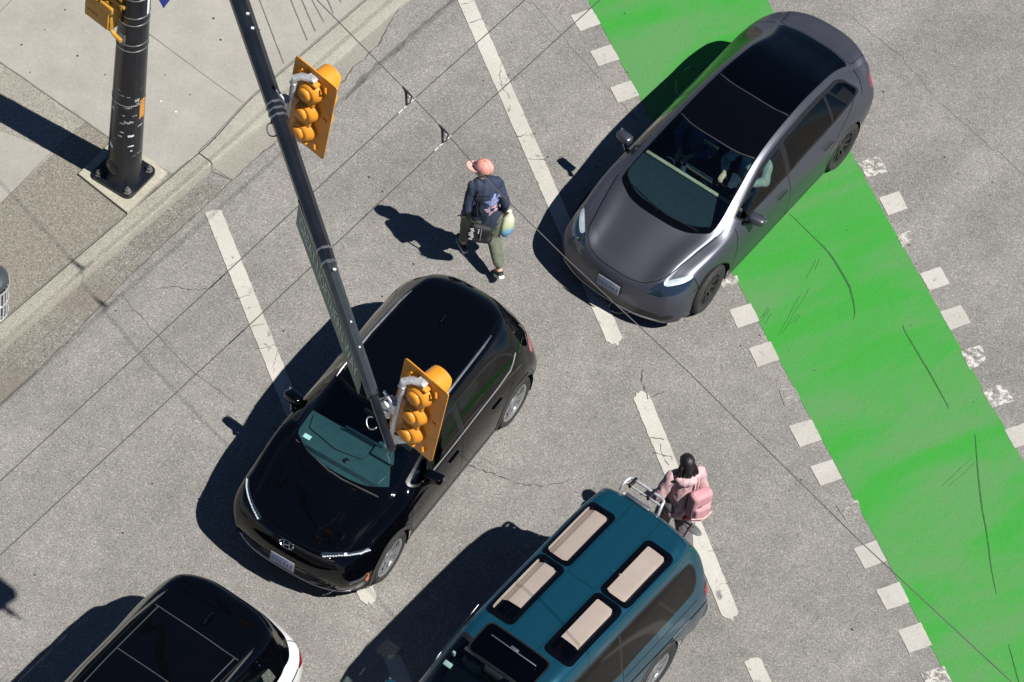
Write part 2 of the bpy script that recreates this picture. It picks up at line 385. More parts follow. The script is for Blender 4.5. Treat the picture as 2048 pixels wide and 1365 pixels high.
def remesh(mb, voxel, smooth=6, name='tmp'):
    """fuse overlapping shapes into one continuous surface"""
    me = bpy.data.meshes.new(name); me.from_pydata(mb.v, [], mb.f); me.update()
    b = bmesh.new(); b.from_mesh(me); bmesh.ops.recalc_face_normals(b, faces=b.faces); b.to_mesh(me); b.free()
    o = bpy.data.objects.new(name, me); COL.objects.link(o)
    r = o.modifiers.new('r', 'REMESH'); r.mode = 'VOXEL'; r.voxel_size = voxel
    if smooth:
        s = o.modifiers.new('s', 'SMOOTH'); s.factor = 0.5; s.iterations = smooth
    dg = bpy.context.evaluated_depsgraph_get(); ev = o.evaluated_get(dg)
    out = bpy.data.meshes.new_from_object(ev); bpy.data.objects.remove(o); bpy.data.meshes.remove(me)
    return out
def text_mesh(txt, size, extrude=0.002):
    cu = bpy.data.curves.new('t', 'FONT'); cu.body = txt; cu.size = size; cu.extrude = extrude; cu.align_x = 'CENTER'; cu.align_y = 'CENTER'
    o = bpy.data.objects.new('t', cu); COL.objects.link(o)
    me = bpy.data.meshes.new_from_object(o.evaluated_get(bpy.context.evaluated_depsgraph_get()))
    bpy.data.objects.remove(o); bpy.data.curves.remove(cu); return me
# ================================================================== THE SETTING
def g2(px, py, z=0.0):
    p = G(px, py, z); return (p.x, p.y)
KO = Vector((-4.30, 34.157)); KD = Vector((0.506, 0.8625)).normalized(); KN = Vector((-KD.y, KD.x))
def K(t, d): return KO + KD*t + KN*d
def sm(a, b, x):
    x = min(1, max(0, (x-a)/(b-a))); return x*x*(3-2*x)
def kerb_h(t): return 0.14 - 0.095*sm(0.95, 2.3, t)
def kerb_w(t): return 0.235 + 0.15*sm(0.9, 2.2, t)
def walk_h(t, d): return 0.14 - (0.14-kerb_h(t))*(1-sm(0.3, 2.2, d))

road = structure(sheet([[(-300, -200), (300, -200), (300, 500), (-300, 500)]], 0).build('road', M['asphalt'], smooth=0))
# pavement: a gridded sheet that dips to the dropped kerb
ts = [-120, -40, -12] + [(-8+0.25*i) for i in range(0, 65)] + [12, 40, 120]
ds = [0.0, 0.12, 0.25, 0.45, 0.7, 1.0, 1.4, 1.8, 2.2, 2.8, 4, 8, 30]
vs = []
for t in ts:
    for d in ds:
        p = K(t, d+kerb_w(t)); vs.append((p.x, p.y, walk_h(t, d+kerb_w(t)-0.2)))
nd = len(ds)
fs = [(i*nd+j, (i+1)*nd+j, (i+1)*nd+j+1, i*nd+j+1) for i in range(len(ts)-1) for j in range(nd-1)]
mb = MB(); mb.add(vs, fs); walk = structure(mb.build('pavement', M['concrete'], smooth=3))

def kerb(name, t0, t1, mat):
    m = MB(); n = max(2, int((t1-t0)/0.15)) if t1-t0 < 30 else 40
    prof = lambda t: [(0.0, -0.05), (0.012, max(0.01, kerb_h(t)-0.03)), (0.022, kerb_h(t)-0.012), (0.045, kerb_h(t)), (kerb_w(t)-0.012, kerb_h(t)+0.003), (kerb_w(t)-0.004, kerb_h(t)-0.02), (kerb_w(t)-0.004, -0.05)]
    vs = []; fs = []
    for i in range(n+1):
        t = t0+(t1-t0)*i/n
        w = 0.004*math.sin(t*9.1)+0.003*math.sin(t*23)
        for (d, z) in prof(t):
            p = K(t, d+(w if d < .1 else 0)); vs.append((p.x, p.y, z))
    k = 7
    for i in range(n):
        for j in range(k-1): fs.append((i*k+j, (i+1)*k+j, (i+1)*k+j+1, i*k+j+1))
    fs += [tuple(range(k)), tuple(n*k+j for j in range(k))]
    m.add(vs, fs); return structure(m.build(name, mat, smooth=0.5))
kerb('kerb', -100, -8, M['kerb_agg']); kerb('kerb', -7.994, 0.86, M['kerb_agg']); kerb('dropped_kerb', 0.875, 9, M['kerb']); kerb('kerb', 9.01, 100, M['kerb'])

def part(name, mbx, mat, parent, smooth=0):
    return mbx.build(name, mat, parent, smooth)
# gutter strips between the kerb and the road
gl = [g2(*p) for p in ((0, 812), (130, 690), (250, 562), (370, 450), (452, 368))]
gk = [K(t, 0.004) for t in (-3.4, -2.2, -1.0, 0.0, 0.55)]
structure(sheet([[gl[i], gl[i+1], gk[i+1], gk[i]] for i in range(4)], 0.004).build('gutter', M['gutter_asphalt'], smooth=0))
e_up = [g2(*p) for p in ((465, 361), (520, 312), (560, 276), (600, 243), (640, 206), (690, 160), (706, 134), (728, 120), (740, 108), (762, 82), (785, 40), (808, 0), (860, -90))]
e_up = [tuple(p) for p in subdiv(e_up, 0.07, 0.008)]
tt = [0.62+(7.2-0.62)*i/(len(e_up)-1) for i in range(len(e_up))]
def tproj(p): return (Vector(p)-KO).dot(KD)
gk2 = [K(tproj(p), 0.004) for p in e_up]
structure(sheet([[e_up[i], e_up[i+1], gk2[i+1], gk2[i]] for i in range(len(e_up)-1)], 0.004).build('gutter', M['gutter'], smooth=0))

# exposed aggregate bands of the pavement (flat there, 14 cm above the road)
zz = 0.144
A1 = g2(222, 279, .14); J = g2(172, 245, .14); Jf = g2(0, 125, .14); J2 = g2(107, 302, .14); J3 = g2(15, 395, .14)
Jx = Vector(J)+(Vector(J3)-Vector(J))*4
inn = [K(t, kerb_w(t)+0.004) for t in (0.42, -1, -2.5, -5, -12)]
sheet([[A1, J, J3, tuple(Jx), tuple(inn[4]), tuple(inn[3]), tuple(inn[2]), tuple(inn[1]), tuple(inn[0])]], zz).build('aggregate_band', M['agg'], walk, 0)
Jff = Vector(J)+(Vector(Jf)-Vector(J))*3; J2m = g2(107, 302, .14); far = g2(-120, 215, .14)
sheet([[J, tuple(Jff), (Jff.x-.6, Jff.y-1.0), far, J2m]], zz).build('aggregate_band', M['agg2'], walk, 0)
mb = MB(); zj = 0.149
ribbon(mb, subdiv([tuple(Jff), J, A1, g2(236, 290, .14)], .15, .002), 0.016, zj, .2)
ribbon(mb, subdiv([J, J2, J3, tuple(Jx)], .2, .002), 0.007, zj, .2)
ribbon(mb, [K(t, kerb_w(t)+0.006) for t in np.arange(-8, .88, .3)], 0.014, zj, .3)
part('pavement_joint', mb, M['joint'], walk)
mb = MB()
def onwalk(m, pts, w):
    P = subdiv(pts, .1, .001); vs = []
    for i, p in enumerate(P):
        t = (P[min(i+1, len(P)-1)]-P[max(i-1, 0)]).normalized(); nn = Vector((-t.y, t.x))*w/2
        for q in (p+nn, p-nn):
            r = q-KO; vs.append((q.x, q.y, walk_h(r.dot(KD), r.dot(KN)-0.2)+0.005))
    m.add(vs, [(2*i, 2*i+1, 2*i+3, 2*i+2) for i in range(len(P)-1)])
for a, b in (((505, -38), (568, 126)), ((570, -32), (615, 80)), ((597, -20), (631, 62)), ((615, -22), (648, 43)), ((640, -40), (667, 26)), ((672, -24), (682, 4)), ((690, -50), (700, -14)), ((705, -70), (717, -30))):
    onwalk(mb, [g2(*a, .1), g2(*b, .06)], 0.014)
onwalk(mb, [g2(190, -10, .14), g2(305, 72, .14), g2(487, 200, .125)], 0.008)
onwalk(mb, [g2(-4, 28, .14), g2(26, -2, .14)], 0.008)
onwalk(mb, [K(t, kerb_w(t)+0.012) for t in np.arange(.88, 8, .3)], 0.012)
part('pavement_groove', mb, M['joint'], walk)
mb = MB()
for (x, y, r) in ((155, 112, .012), (43, 90, .012), (427, 37, .014), (441, 80, .014), (430, 277, .013), (330, 150, .008), (90, 60, .008), (210, 150, .009), (60, 145, .008), (380, 190, .009), (520, 60, .008), (130, 20, .01)):
    p = G(x, y, .10); q = Vector((p.x, p.y))-KO; p = G(x, y, walk_h(q.dot(KD), q.dot(KN)-.2)+.001); mb.lathe([(r*1.3, 0), (r, .003), (.001, .004)], 8, Matrix.Translation(p), True)
part('gum_spot', mb, M['speck'], walk)
mb = MB()
for (x, y) in ((322, 203), (352, 224)):
    p = G(x, y, .10); q = Vector((p.x, p.y))-KO; p = G(x, y, walk_h(q.dot(KD), q.dot(KN)-.2)+.003); mb.box(p, (.03, .022, .004), Matrix.Rotation(.5, 3, 'Z'))
part('litter_fleck', mb, M['leafspeck'], walk)

# ---------------- road surface details (all belong to the road)
mb = MB()
ribbon(mb, subdiv([g2(*p) for p in ((-60, 868), (0, 812), (60, 757), (130, 690), (190, 625), (250, 562), (310, 505), (370, 450), (465, 361))], .09, .006), 0.012, .0085, .6)
ribbon(mb, e_up, 0.014, .0085, .8)
part('gutter_seam', mb, M['crack'], road)
mb = MB()
ribbon(mb, subdiv([g2(*p) for p in ((-60, 800), (0, 750), (60, 700), (120, 650), (160, 612), (220, 562), (300, 490), (380, 410))], .09, .008), 0.009, .0085, .7)
ribbon(mb, subdiv([g2(*p) for p in ((690, 200), (742, 142), (790, 100), (850, 48), (905, 0), (960, -50))], .1, .012), 0.05, .003, .7)
ribbon(mb, subdiv([g2(*p) for p in ((245, 588), (290, 645), (380, 740), (470, 805))], .1, .012), 0.012, .0035, .8)
ribbon(mb, subdiv([g2(*p) for p in ((405, 318), (420, 342), (465, 361))], .1, .004), 0.010, .0085, .3)
ribbon(mb, subdiv([g2(*p) for p in ((1060, 0), (1130, 80), (1290, 260))], .1, .01), 0.006, .003, .8)
ribbon(mb, subdiv([g2(*p) for p in ((1700, 30), (1795, 110), (1900, 225), (2060, 360))], .1, .02), 0.006, .003, .8)
part('road_seam', mb, M['seam'], road)
mb = MB()
def crack(pts, w=.005): ribbon(mb, subdiv([g2(*p) for p in pts], .04, .010), w, .0125, .9)
crack(((312, 580), (340, 575), (372, 578), (400, 582), (430, 574)), .006)
crack(((1285, 740), (1282, 755), (1290, 785), (1296, 800)), .007)
crack(((900, 915), (960, 940), (1030, 965), (1080, 975), (1150, 960)), .006)
crack(((960, 1290), (905, 1140), (920, 1100)), .004)
# cracks across the painted lines
crack(((1296, 800), (1330, 785)), .009); crack(((1298, 876), (1328, 880)), .007); crack(((1308, 905), (1322, 912), (1344, 914)), .009); crack(((1322, 888), (1324, 912), (1338, 932)), .006)
crack(((918, 12), (948, 4)), .006); crack(((938, 46), (966, 40)), .007); crack(((1010, 165), (1020, 150)), .005); crack(((1035, 275), (1072, 268)), .007); crack(((1058, 320), (1092, 322)), .007); crack(((1002, 128), (998, 160), (1020, 200)), .004)
crack(((455, 535), (474, 525)), .006); crack(((470, 600), (500, 592)), .006); crack(((500, 655), (530, 648)), .006); crack(((512, 700), (560, 690)), .005); crack(((545, 745), (555, 700)), .004)
crack(((1414, 1105), (1446, 1098)), .005); crack(((1436, 1172), (1462, 1165)), .005)
part('road_crack', mb, M['crack'], road)

# crosswalk lines: long thermoplastic strips with ragged ends
def strip(a, b, w=0.2, ra=0.0, rb=0.0, step=.05):
    a = Vector(a); b = Vector(b); d = (b-a).normalized(); n = Vector((-d.y, d.x)); L = (b-a).length; k = int(L/step); Lp = []; Rp = []
    for i in range(k+1):
        c = a + d*(L*i/k); j = random.uniform(-.004, .004); j2 = random.uniform(-.004, .004)
        Lp.append(c+n*(w/2+j)); Rp.append(c-n*(w/2+j2))
    m = MB()
    # triangulated fan in slices keeps the polygon clean
    vs = [(p.x, p.y, .008) for p in Lp] + [(p.x, p.y, .008) for p in Rp]; q = len(Lp)
    fs = [(i, i+1, q+i+1, q+i) for i in range(q-1)]
    m.add(vs, fs)
    e1 = [Lp[-1]] + [b+n*(w*(.5-(i+1)/10))+d*rb*(.35+.65*random.random())*math.sin(PI*(i+1)/10) for i in range(9)] + [Rp[-1]]
    e0 = [Rp[0]] + [a+n*(w*(-.5+(i+1)/10))-d*ra*(.35+.65*random.random())*math.sin(PI*(i+1)/10) for i in range(9)] + [Lp[0]]
    for e in (e1, e0):
        c = (e[0]+e[-1])/2; vs = [(c.x, c.y, .008)]+[(p.x, p.y, .008) for p in e]; m.add(vs, [(0, i, i+1) for i in range(1, len(e))])
    return m
for a, b, ra, rb, mm in ((( 426, 424), (737, 1198), .02, .10, 'whiteline'), ((786, 1318), (860, 1500), .08, 0, 'whiteline'),
                     ((930, -2), (1229, 680), .0, .10, 'whiteline'), ((1283, 795), (1460, 1228), .10, .12, 'whiteline'), ((1505, 1322), (1590, 1510), .05, 0, 'whiteline')):
    strip(g2(*a), g2(*b), .2, ra, rb).build('crosswalk_line', M[mm], road, 0)

# green cycle crossing
gp_ = [g2(*p) for p in ((1155, -38), (1535, 678), (1644, 880), (1775, 1122), (1898, 1365), (1990, 1545))]
gr_ = [g2(*p) for p in ((2210, 1205), (2044, 918), (1896, 652), (1765, 420), (1513, -40))]
def ext(pts, n0, n1):
    P = [Vector(p) for p in pts]; return [P[0]+(P[0]-P[1]).normalized()*n0] + P + [P[-1]+(P[-1]-P[-2]).normalized()*n1]
gp_ = ext(gp_, 1.2, 9.0); gr_ = ext(gr_, 8.2, 3.0)
def wob(pts): return [tuple(p) for p in subdiv(pts, .06, .0035)]
gl_, gr2 = wob(gp_), wob(gr_)
sheet([gl_ + gr2], .004).build('green_lane', M['green'], road, 0)
mb = MB()
for pts, w in ((((1578, 428), (1626, 474), (1660, 510), (1690, 558), (1702, 585), (1709, 620), (1707, 640)), [.006, .012, .022, .026, .022, .014, .004]),
               (((1806, 650), (1812, 668), (1862, 752), (1898, 818)), [.003, .012, .018, .010]),
               (((1950, 870), (1955, 935), (1963, 1010), (1972, 1060), (1983, 1140), (1993, 1190)), [.008, .014, .018, .016, .012, .003]),
               (((2017, 1290), (2025, 1320), (2036, 1360), (2046, 1400)), [.004, .012, .012, .012])):
    P = catmull([g2(*p) for p in pts], 6); ww = list(np.interp(np.linspace(0, 1, len(P)), np.linspace(0, 1, len(w)), w)); mb = MB(); ribbon(mb, P, ww, .0085, .15); part('skid_mark', mb, M['skid'], road)
for (x0, y0, x1, y1) in ((1556, 672, 1602, 590), (1564, 668, 1618, 580), (1580, 650, 1596, 628), (1588, 648, 1600, 632), (1518, 642, 1536, 615), (1522, 646, 1541, 620), (1526, 636, 1538, 618), (1530, 650, 1544, 628), (1612, 560, 1632, 520), (1885, 972, 1945, 915), (1896, 976, 1950, 925), (1630, 540, 1640, 518)):
    mq = MB(); ribbon(mq, subdiv([g2(x0, y0), g2(x1, y1)], .10, .0015), .005, .0085, .5); part('tyre_scuff', mq, M['skid2'], road)

# rows of white blocks on both sides of the green lane
def q4(s, ox, oy, k): return [(ox+x/k, oy+y/k) for x, y in s]
blk = [(q4(((1365, 130), (1535, 72), (1605, 195), (1440, 255)), 800, 0, 4), 'white'), (q4(((1520, 415), (1690, 360), (1755, 480), (1585, 535)), 800, 0, 4), 'white'), (q4(((1680, 705), (1845, 648), (1915, 768), (1745, 828)), 800, 0, 4), 'white'),
       ([(1440, 563), (1474, 552), (1478, 566), (1445, 578)], 'whiteworn'),
       (q4(((235, 805), (405, 750), (475, 890), (300, 950)), 1400, 420, 4), 'white'), (q4(((385, 1110), (565, 1055), (635, 1200), (460, 1262)), 1400, 420, 4), 'white'),
       (q4(((90, 400), (215, 385), (258, 468), (130, 530)), 1536, 680, 3.99), 'whitegone'), (q4(((165, 690), (345, 637), (430, 800), (255, 860)), 1536, 680, 3.99), 'white'), (q4(((335, 1015), (515, 957), (592, 1110), (420, 1170)), 1536, 680, 3.99), 'white'),
       (q4(((540, -40), (715, -85), (755, 65), (640, 105)), 1536, 1022, 3.98), 'whitegone'), (q4(((680, 305), (860, 237), (945, 400), (770, 465)), 1536, 1022, 3.98), 'white'), (q4(((860, 635), (1045, 567), (1125, 730), (945, 795)), 1536, 1022, 3.98), 'white'),
       (q4(((1035, 957), (1215, 890), (1305, 1070), (1125, 1135)), 1536, 1022, 3.98), 'white'), (q4(((1215, 1300), (1400, 1235), (1475, 1390), (1290, 1450)), 1536, 1022, 3.98), 'whiteworn'),
       ([(1715, 328), (1757, 312), (1775, 344), (1735, 357)], 'whiteworn'), ([(1758, 397), (1798, 383), (1815, 418), (1776, 432)], 'white'), ([(1793, 472), (1820, 462), (1826, 478), (1805, 496)], 'whiteworn'),
       (q4(((1757, 515), (1920, 458), (1998, 595), (1835, 650)), 1400, 420, 4), 'white'), (q4(((1920, 820), (2085, 765), (2168, 905), (2003, 965)), 1400, 420, 4), 'white'),
       (q4(((1535, 95), (1705, 40), (1745, 190), (1610, 240)), 1536, 680, 3.99), 'whiteworn'), (q4(((1705, 400), (1880, 350), (1965, 490), (1790, 545)), 1536, 680, 3.99), 'whiteworn'),
       ([(2009, 861), (2052, 846), (2074, 884), (2029, 897)], 'white'), ([(2056, 950), (2100, 935), (2122, 975), (2078, 990)], 'white')]
world_blk = [([g2(*p) for p in q], mm) for q, mm in blk]
lq = [Vector(p) for p in world_blk[12][0]]; rq = [Vector(p) for p in world_blk[21][0]]; ld = (lq[0]-Vector(world_blk[11][0][0])); rd = (Vector(world_blk[22][0][0])-rq[0])
for k in range(2, 13): world_blk.append(([tuple(p+ld*k) for p in lq], 'white'))          # the rows run on past the frame
for k in range(2, 14): world_blk.append(([tuple(p+rd*k) for p in rq], 'white'))
for q, mm in world_blk:
    pts = []
    for i in range(4):
        s = subdiv([q[i], q[(i+1) % 4]], .04, .0035)[:-1]; s[0] = Vector(q[i]); pts += s
    sheet([[tuple(p) for p in pts]], .008).build('white_block', M[mm], road, 0)
# dark oil drips and pebbles lying on the asphalt
mb = MB()
for i in range(60):
    x = random.uniform(20, 2040); y = random.uniform(20, 1340); r = random.uniform(.006, .015); p = G(x, y, .0)
    if (Vector((p.x, p.y))-KO).dot(KN) > -0.05: continue
    mb.lathe([(r*random.uniform(.8, 1.4), .0005), (r*.8, .0095), (.001, .0105)], 7, Matrix.Translation(p), True)
part('oil_spot', mb, M['speck'], road)

# ================================================================== SIGNAL POLE, ARM AND WHAT HANGS ON IT
Lf, Bf, Rf = (Vector(g2(157, 347, .19)), Vector(g2(255, 425, .19)), Vector(g2(335, 345, .19)))
ctr = (Lf+Rf)/2; Tf = Lf+Rf-Bf
mb = MB(); mb.prism([tuple(Bf), tuple(Rf), tuple(Tf), tuple(Lf)], 0.0, 0.185); foot = mb.build('footing', M['footing'], walk, 0.3)
PB = Vector((-4.86, 34.46)); e1 = (Rf-Bf).normalized(); rotf = math.atan2(e1.y, e1.x)
sp = thing('signal_pole', 'tall black signal pole bolted to a concrete footing, its long arm reaching over the road', 'signal pole', (PB.x, PB.y, .185), 0)
mb = MB(); s = 0.29; cr = .09; poly = []
for cx, cy, a0 in ((s-cr, s-cr, 0), (-s+cr, s-cr, 90), (-s+cr, -s+cr, 180), (s-cr, -s+cr, 270)):
    for k in range(6): a = rad(a0+90*k/5); poly.append((cx+cr*math.cos(a), cy+cr*math.sin(a)))
Rz = Matrix.Rotation(rotf, 4, 'Z')
mb.prism(poly, 0, .045, Rz); mb.build('base_plate', M['pole'], sp, .5)
mb = MB(); mb.lathe([(.235, .045), (.222, .075), (.207, .10), (.203, .30), (.172, 4.0), (.145, 7.6), (.13, 7.62)], 40); shaft = mb.build('shaft', M['pole'], sp, .6)
mb = MB(); mb.lathe([(.14, 7.62), (.12, 7.67), (.02, 7.7)], 24); mb.build('pole_cap', M['pole'], sp)
for i in range(4):
    a = rad(45+90*i); m = MB(); o = Rz @ Vector((.30*math.cos(a), .30*math.sin(a), 0))
    m.lathe([(.052, .045), (.052, .056), (.036, .057), (.036, .095), (.030, .10), (.016, .10), (.016, .125), (.012, .13)], 6, Matrix.Translation((o.x, o.y, 0)))
    m.build('anchor_bolt', M['bolt'], sp, .4)
mb = MB(); an = math.atan2(-1, -.9); mb.ell((.195*math.cos(an), .195*math.sin(an), .27), (.10, .03, .13), Matrix.Rotation(an+PI/2, 3, 'Z'), 20, 12); mb.build('handhole_cover', M['pole'], sp)
def prad(z): return float(np.interp(z, [0.3, 4.0, 7.4], [.203, .172, .145]))
for z in (2.42, 2.52, 2.86, 2.98, 3.28, 3.40, 1.47):
    m = MB(); r = prad(z); m.lathe([(r+.001, z-.006), (r+.005, z-.005), (r+.005, z+.005), (r+.001, z+.006)], 40); m.build('steel_band', M['band'], sp)
def wrap(name, mat, a0, a1, z0, z1, jag=0.0, off=.003):
    m = MB(); k = 10; vs = []
    for i in range(k+1):
        a = rad(a0+(a1-a0)*i/k)
        for z in (z0+random.uniform(0, jag), z1-random.uniform(0, jag)):
            r = prad(z)+off; vs.append((r*math.cos(a), r*math.sin(a), z))
    m.add(vs, [(2*i, 2*i+2, 2*i+3, 2*i+1) for i in range(k)]); m.build(name, mat, sp, 3)
# camera looks at the pole from world -y; angle 270 faces it
wrap('sticker', M['sticker'], 222, 254, 2.54, 2.68, .01)
wrap('sticker', M['sticker'], 236, 262, 1.62, 1.66, .02); wrap('sticker', M['sticker'], 262, 292, 1.42, 1.47, .03); wrap('sticker', M['sticker'], 268, 300, 1.15, 1.22, .03)
wrap('sticker', M['sticker_w'], 284, 305, .92, .965, .012); wrap('sticker', M['sticker_w'], 214, 232, .62, .74, .05); wrap('sticker', M['sticker'], 232, 244, .82, .86, .02)
wrap('sticker', M['orange'], 322, 350, 1.18, 1.55, .04); wrap('sticker', M['sticker'], 300, 318, 1.52, 1.60, .03); wrap('sticker', M['sticker_w'], 212, 226, 1.30, 1.36, .02)
wrap('sticker', M['sticker_w'], 330, 344, 3.0, 3.45, .0)
random.seed(21)
for k in range(16):
    a = random.uniform(205, 330); z = random.uniform(.55, 1.75); wd = random.uniform(5, 22); hh_ = random.uniform(.012, .05)
    wrap('sticker', M[random.choice(['sticker', 'sticker', 'bolt', 'sticker_w'])], a, a+wd, z, z+hh_, hh_*.45, .0025)
# mast arm (octagonal, in two telescoped lengths)
ZA = 7.4
tip = G(780, 890, ZA); root = Vector((PB.x, PB.y, ZA)); ad = (tip-root); aL = ad.length; ad.normalize()
def oct_tube(a, b, ra, rb, z=0):
    m = MB(); d = (b-a).normalized(); x = d.cross(Vector((0, 0, 1))).normalized(); y = x.cross(d); vs = []
    for p, r in ((a, ra), (b, rb)):
        for k in range(8):
            t = PI/8+k*PI/4; vs.append(p+(x*math.cos(t)+y*math.sin(t))*r)
    fs = [(k, (k+1) % 8, 8+(k+1) % 8, 8+k) for k in range(8)] + [tuple(range(7, -1, -1)), tuple(range(8, 16))]
    m.add([v-Vector((PB.x, PB.y, .185)) for v in vs], fs); return m
def along(px, py):      # distance along the arm of the photo point
    p = G(px, py, ZA); return (p-root).dot(ad)
s1 = along(665, 530); s2 = along(762, 792)
oct_tube(root+ad*.1, root+ad*s1, .119, .079).build('mast_arm', M['pole_arm'], sp, .3)
oct_tube(root+ad*(s1-.02), root+ad*s2, .071, .061).build('mast_arm', M['arm_grey'], sp, .3)
oct_tube(root+ad*(s2-.1), root+ad*(aL+.06), .046, .043).build('mast_arm', M['pole_arm'], sp, .3)
oct_tube(root+ad*.06, root+ad*.22, .16, .16).build('arm_flange', M['pole'], sp, .3)
for px, py in ((640, 505), (648, 532)):
    s0 = along(px, py); oct_tube(root+ad*(s0-.012), root+ad*(s0+.012), .086, .086).build('steel_band', M['band'], sp, .3)
def armband(px, py, n=3, r=.112):
    for i in range(n):
        s0 = along(px, py)+(i-1)*.085; oct_tube(root+ad*(s0-.009), root+ad*(s0+.009), r, r).build('steel_band', M['band'], sp, .3)
armband(549, 226, 3, .100)
for px, py in ((700, 650), (720, 700)):
    s0 = along(px, py); p = root+ad*s0; m = MB(); q = p-Vector((PB.x, PB.y, .185))+Vector((.012, -.012, .068)); m.ell(q, (.012, .012, .01)); m.build('bolt_head', M['sticker_w'], sp)
for px, py in ((487, 38), (495, 67), (667, 548)):
    p = root+ad*along(px, py)-Vector((PB.x, PB.y, .185))+Vector((.02, -.015, .095)); m = MB(); m.box(p, (.03, .025, .012)); m.build('sticker', M['sticker_w'], sp)
# loose cable loops on the arm
def loop(px, py, r, parent, off=(0, 0, 0)):
    m = MB(); c = root+ad*along(px, py)-Vector((PB.x, PB.y, .185)); side = ad.cross(Vector((0, 0, 1)))
    pts = [c + side*(.08+r*.9*math.sin(t)) + ad*(r*math.cos(t)) + Vector((0, 0, -.03-.02*math.sin(2*t))) for t in np.linspace(-.3, PI+.3, 14)]
    m.tube(pts, .007, 6); m.build('cable', M['insul'] if px < 600 else M['band'], parent, 3)
loop(552, 255, .08, sp); loop(771, 838, .07, sp)

# traffic lights (seen from behind)
def make_signal():
    t = thing('traffic_light', '', 'traffic light', group='traffic lights on the mast arm')
    # local axes: x right seen from behind, y the way the lamps look, z up
    m = MB(); w, h, r = .565, 1.17, .035; poly = []
    for cx, cz, a0 in ((w/2-r, h/2-r, 0), (-w/2+r, h/2-r, 90), (-w/2+r, -h/2+r, 180), (w/2-r, -h/2+r, 270)):
        for k in range(5): a = rad(a0+90*k/4); poly.append((cx+r*math.cos(a), cz+r*math.sin(a)))
    m.prism(poly, -.006, .006, Matrix.Rotation(PI/2, 4, 'X')); bp = m.build('backplate', M['yellow'], t, .4)
    for dx, dz in ((-.2, 0), (.2, 0), (0, -.52), (0, .52)): m = MB(); m.box((dx, -.010, dz), (.05, .008, .03)); m.build('plate_clip', M['yellow'], bp, .4)
    RX = Matrix.Rotation(PI/2, 4, 'X')           # lathe axis -> -y (towards the back)
    m = MB()
    for zc in (-.31, 0, .31):
        m.lathe([(.142, -.02), (.142, .03), (.136, .06), (.118, .095), (.098, .115), (.09, .117)], 28, Matrix.Translation((0, 0, zc)) @ RX)
    for zc in (-.155, .155): m.box((0, -.04, zc), (.165, .08, .15), bev=.03)
    m.box((0, -.045, .46), (.17, .08, .04), bev=.012); m.box((0, -.045, -.46), (.17, .08, .04), bev=.012)
    hs = m.build('housing', M['yellow'], t, .7)
    for zc in (-.31, 0, .31):
        m = MB(); m.lathe([(.078, .112), (.075, .138), (.062, .150), (.03, .156), (.002, .157)], 24, Matrix.Translation((-.012, 0, zc)) @ RX); m.build('lamp_cover', M['yellow'], t, .8)
        m = MB()                                  # tunnel visor, open below
        vs = []; n = 22; a0, a1 = rad(-52), rad(232)
        for rr in (.142, .136):
            for yy in (.006, .25):
                for k in range(n+1):
                    a = a0+(a1-a0)*k/n; y2 = yy if yy < .1 else .12+.15*max(0, min(1, (math.sin(a)+.9)/1.5))
                    vs.append((rr*math.cos(a), y2, zc+rr*math.sin(a)-(.02*yy/.25)))
        N1 = n+1; fs = []
        for k in range(n): fs += [(k, k+1, N1+k+1, N1+k), (2*N1+k, 3*N1+k, 3*N1+k+1, 2*N1+k+1), (N1+k, N1+k+1, 3*N1+k+1, 3*N1+k)]
        m.add(vs, fs); m.build('visor', M['yellow'], t, .7)
        m = MB(); m.lathe([(.148, -.012), (.145, -.02), (.10, -.045), (.002, -.055)], 24, Matrix.Translation((0, 0, zc)) @ RX, False); m.build('lens', M['lensdark'], t, .8)
    for dx in (-.17, .17):
        for zc in (-.46, .46):
            m = MB(); m.tube([(dx, -.02, zc-.05), (dx*1.05, -.045, zc), (dx*.92, -.03, zc+.04)], .012, 6); m.build('latch', M['yellow'], t, .8)
    # galvanised bracket on the left side
    m = MB(); m.tube([(-.15, -.135, -.60), (-.15, -.135, .46)], .026, 12); m.build('bracket_tube', M['steel'], t, .8)
    m = MB(); m.tube([(-.155, -.135, .38), (-.155, -.135, .45), (-.10, -.085, .485), (0, -.045, .50)], [.036, .04, .040, .036], 10); m.box((-.01, -.045, .505), (.11, .075, .04), bev=.01); m.box((-.155, -.135, .38), (.072, .072, .03), bev=.008)
    m.build('bracket_arm', M['steel'], t, .6)
    m = MB(); m.add([(p[0]*.8+.03, p[1]*.75, p[2]) for p in [(-.275, -.19, -.62), (-.20, -.15, -.62), (.0, -.04, -.50), (.0, -.04, -.46), (-.21, -.15, -.46), (-.275, -.19, -.56), (-.275, -.175, -.62), (-.20, -.135, -.62), (.0, -.025, -.50), (.0, -.025, -.46), (-.21, -.135, -.46), (-.275, -.175, -.56)]],
        [(0, 1, 2, 3, 4, 5), (11, 10, 9, 8, 7, 6)] + [(i, (i+1) % 6, 6+(i+1) % 6, 6+i) for i in range(6)]); m.lathe([(.035, -.65), (.035, -.60)], 12, Matrix.Translation((-.16, -.135, 0)))
    m.build('bracket_arm', M['steel'], t, .5)
    m = MB(); m.box((-.20, -.14, .0), (.11, .10, .16), bev=.02); m.box((-.26, -.15, .0), (.08, .13, .10), Matrix.Rotation(.5, 3, 'Y'), bev=.015)
    m.tube([(-.20, -.17, .07), (-.31, -.19, .17)], .016, 8); m.tube([(-.20, -.17, -.05), (-.35, -.19, -.02)], .014, 8); m.tube([(-.24, -.17, -.08), (-.22, -.16, -.19)], [.045, .028], 8); m.tube([(-.35, -.19, -.02), (-.27, -.18, .12)], .010, 6)
    m.build('clamp', M['steel'], t, .5)
    return t
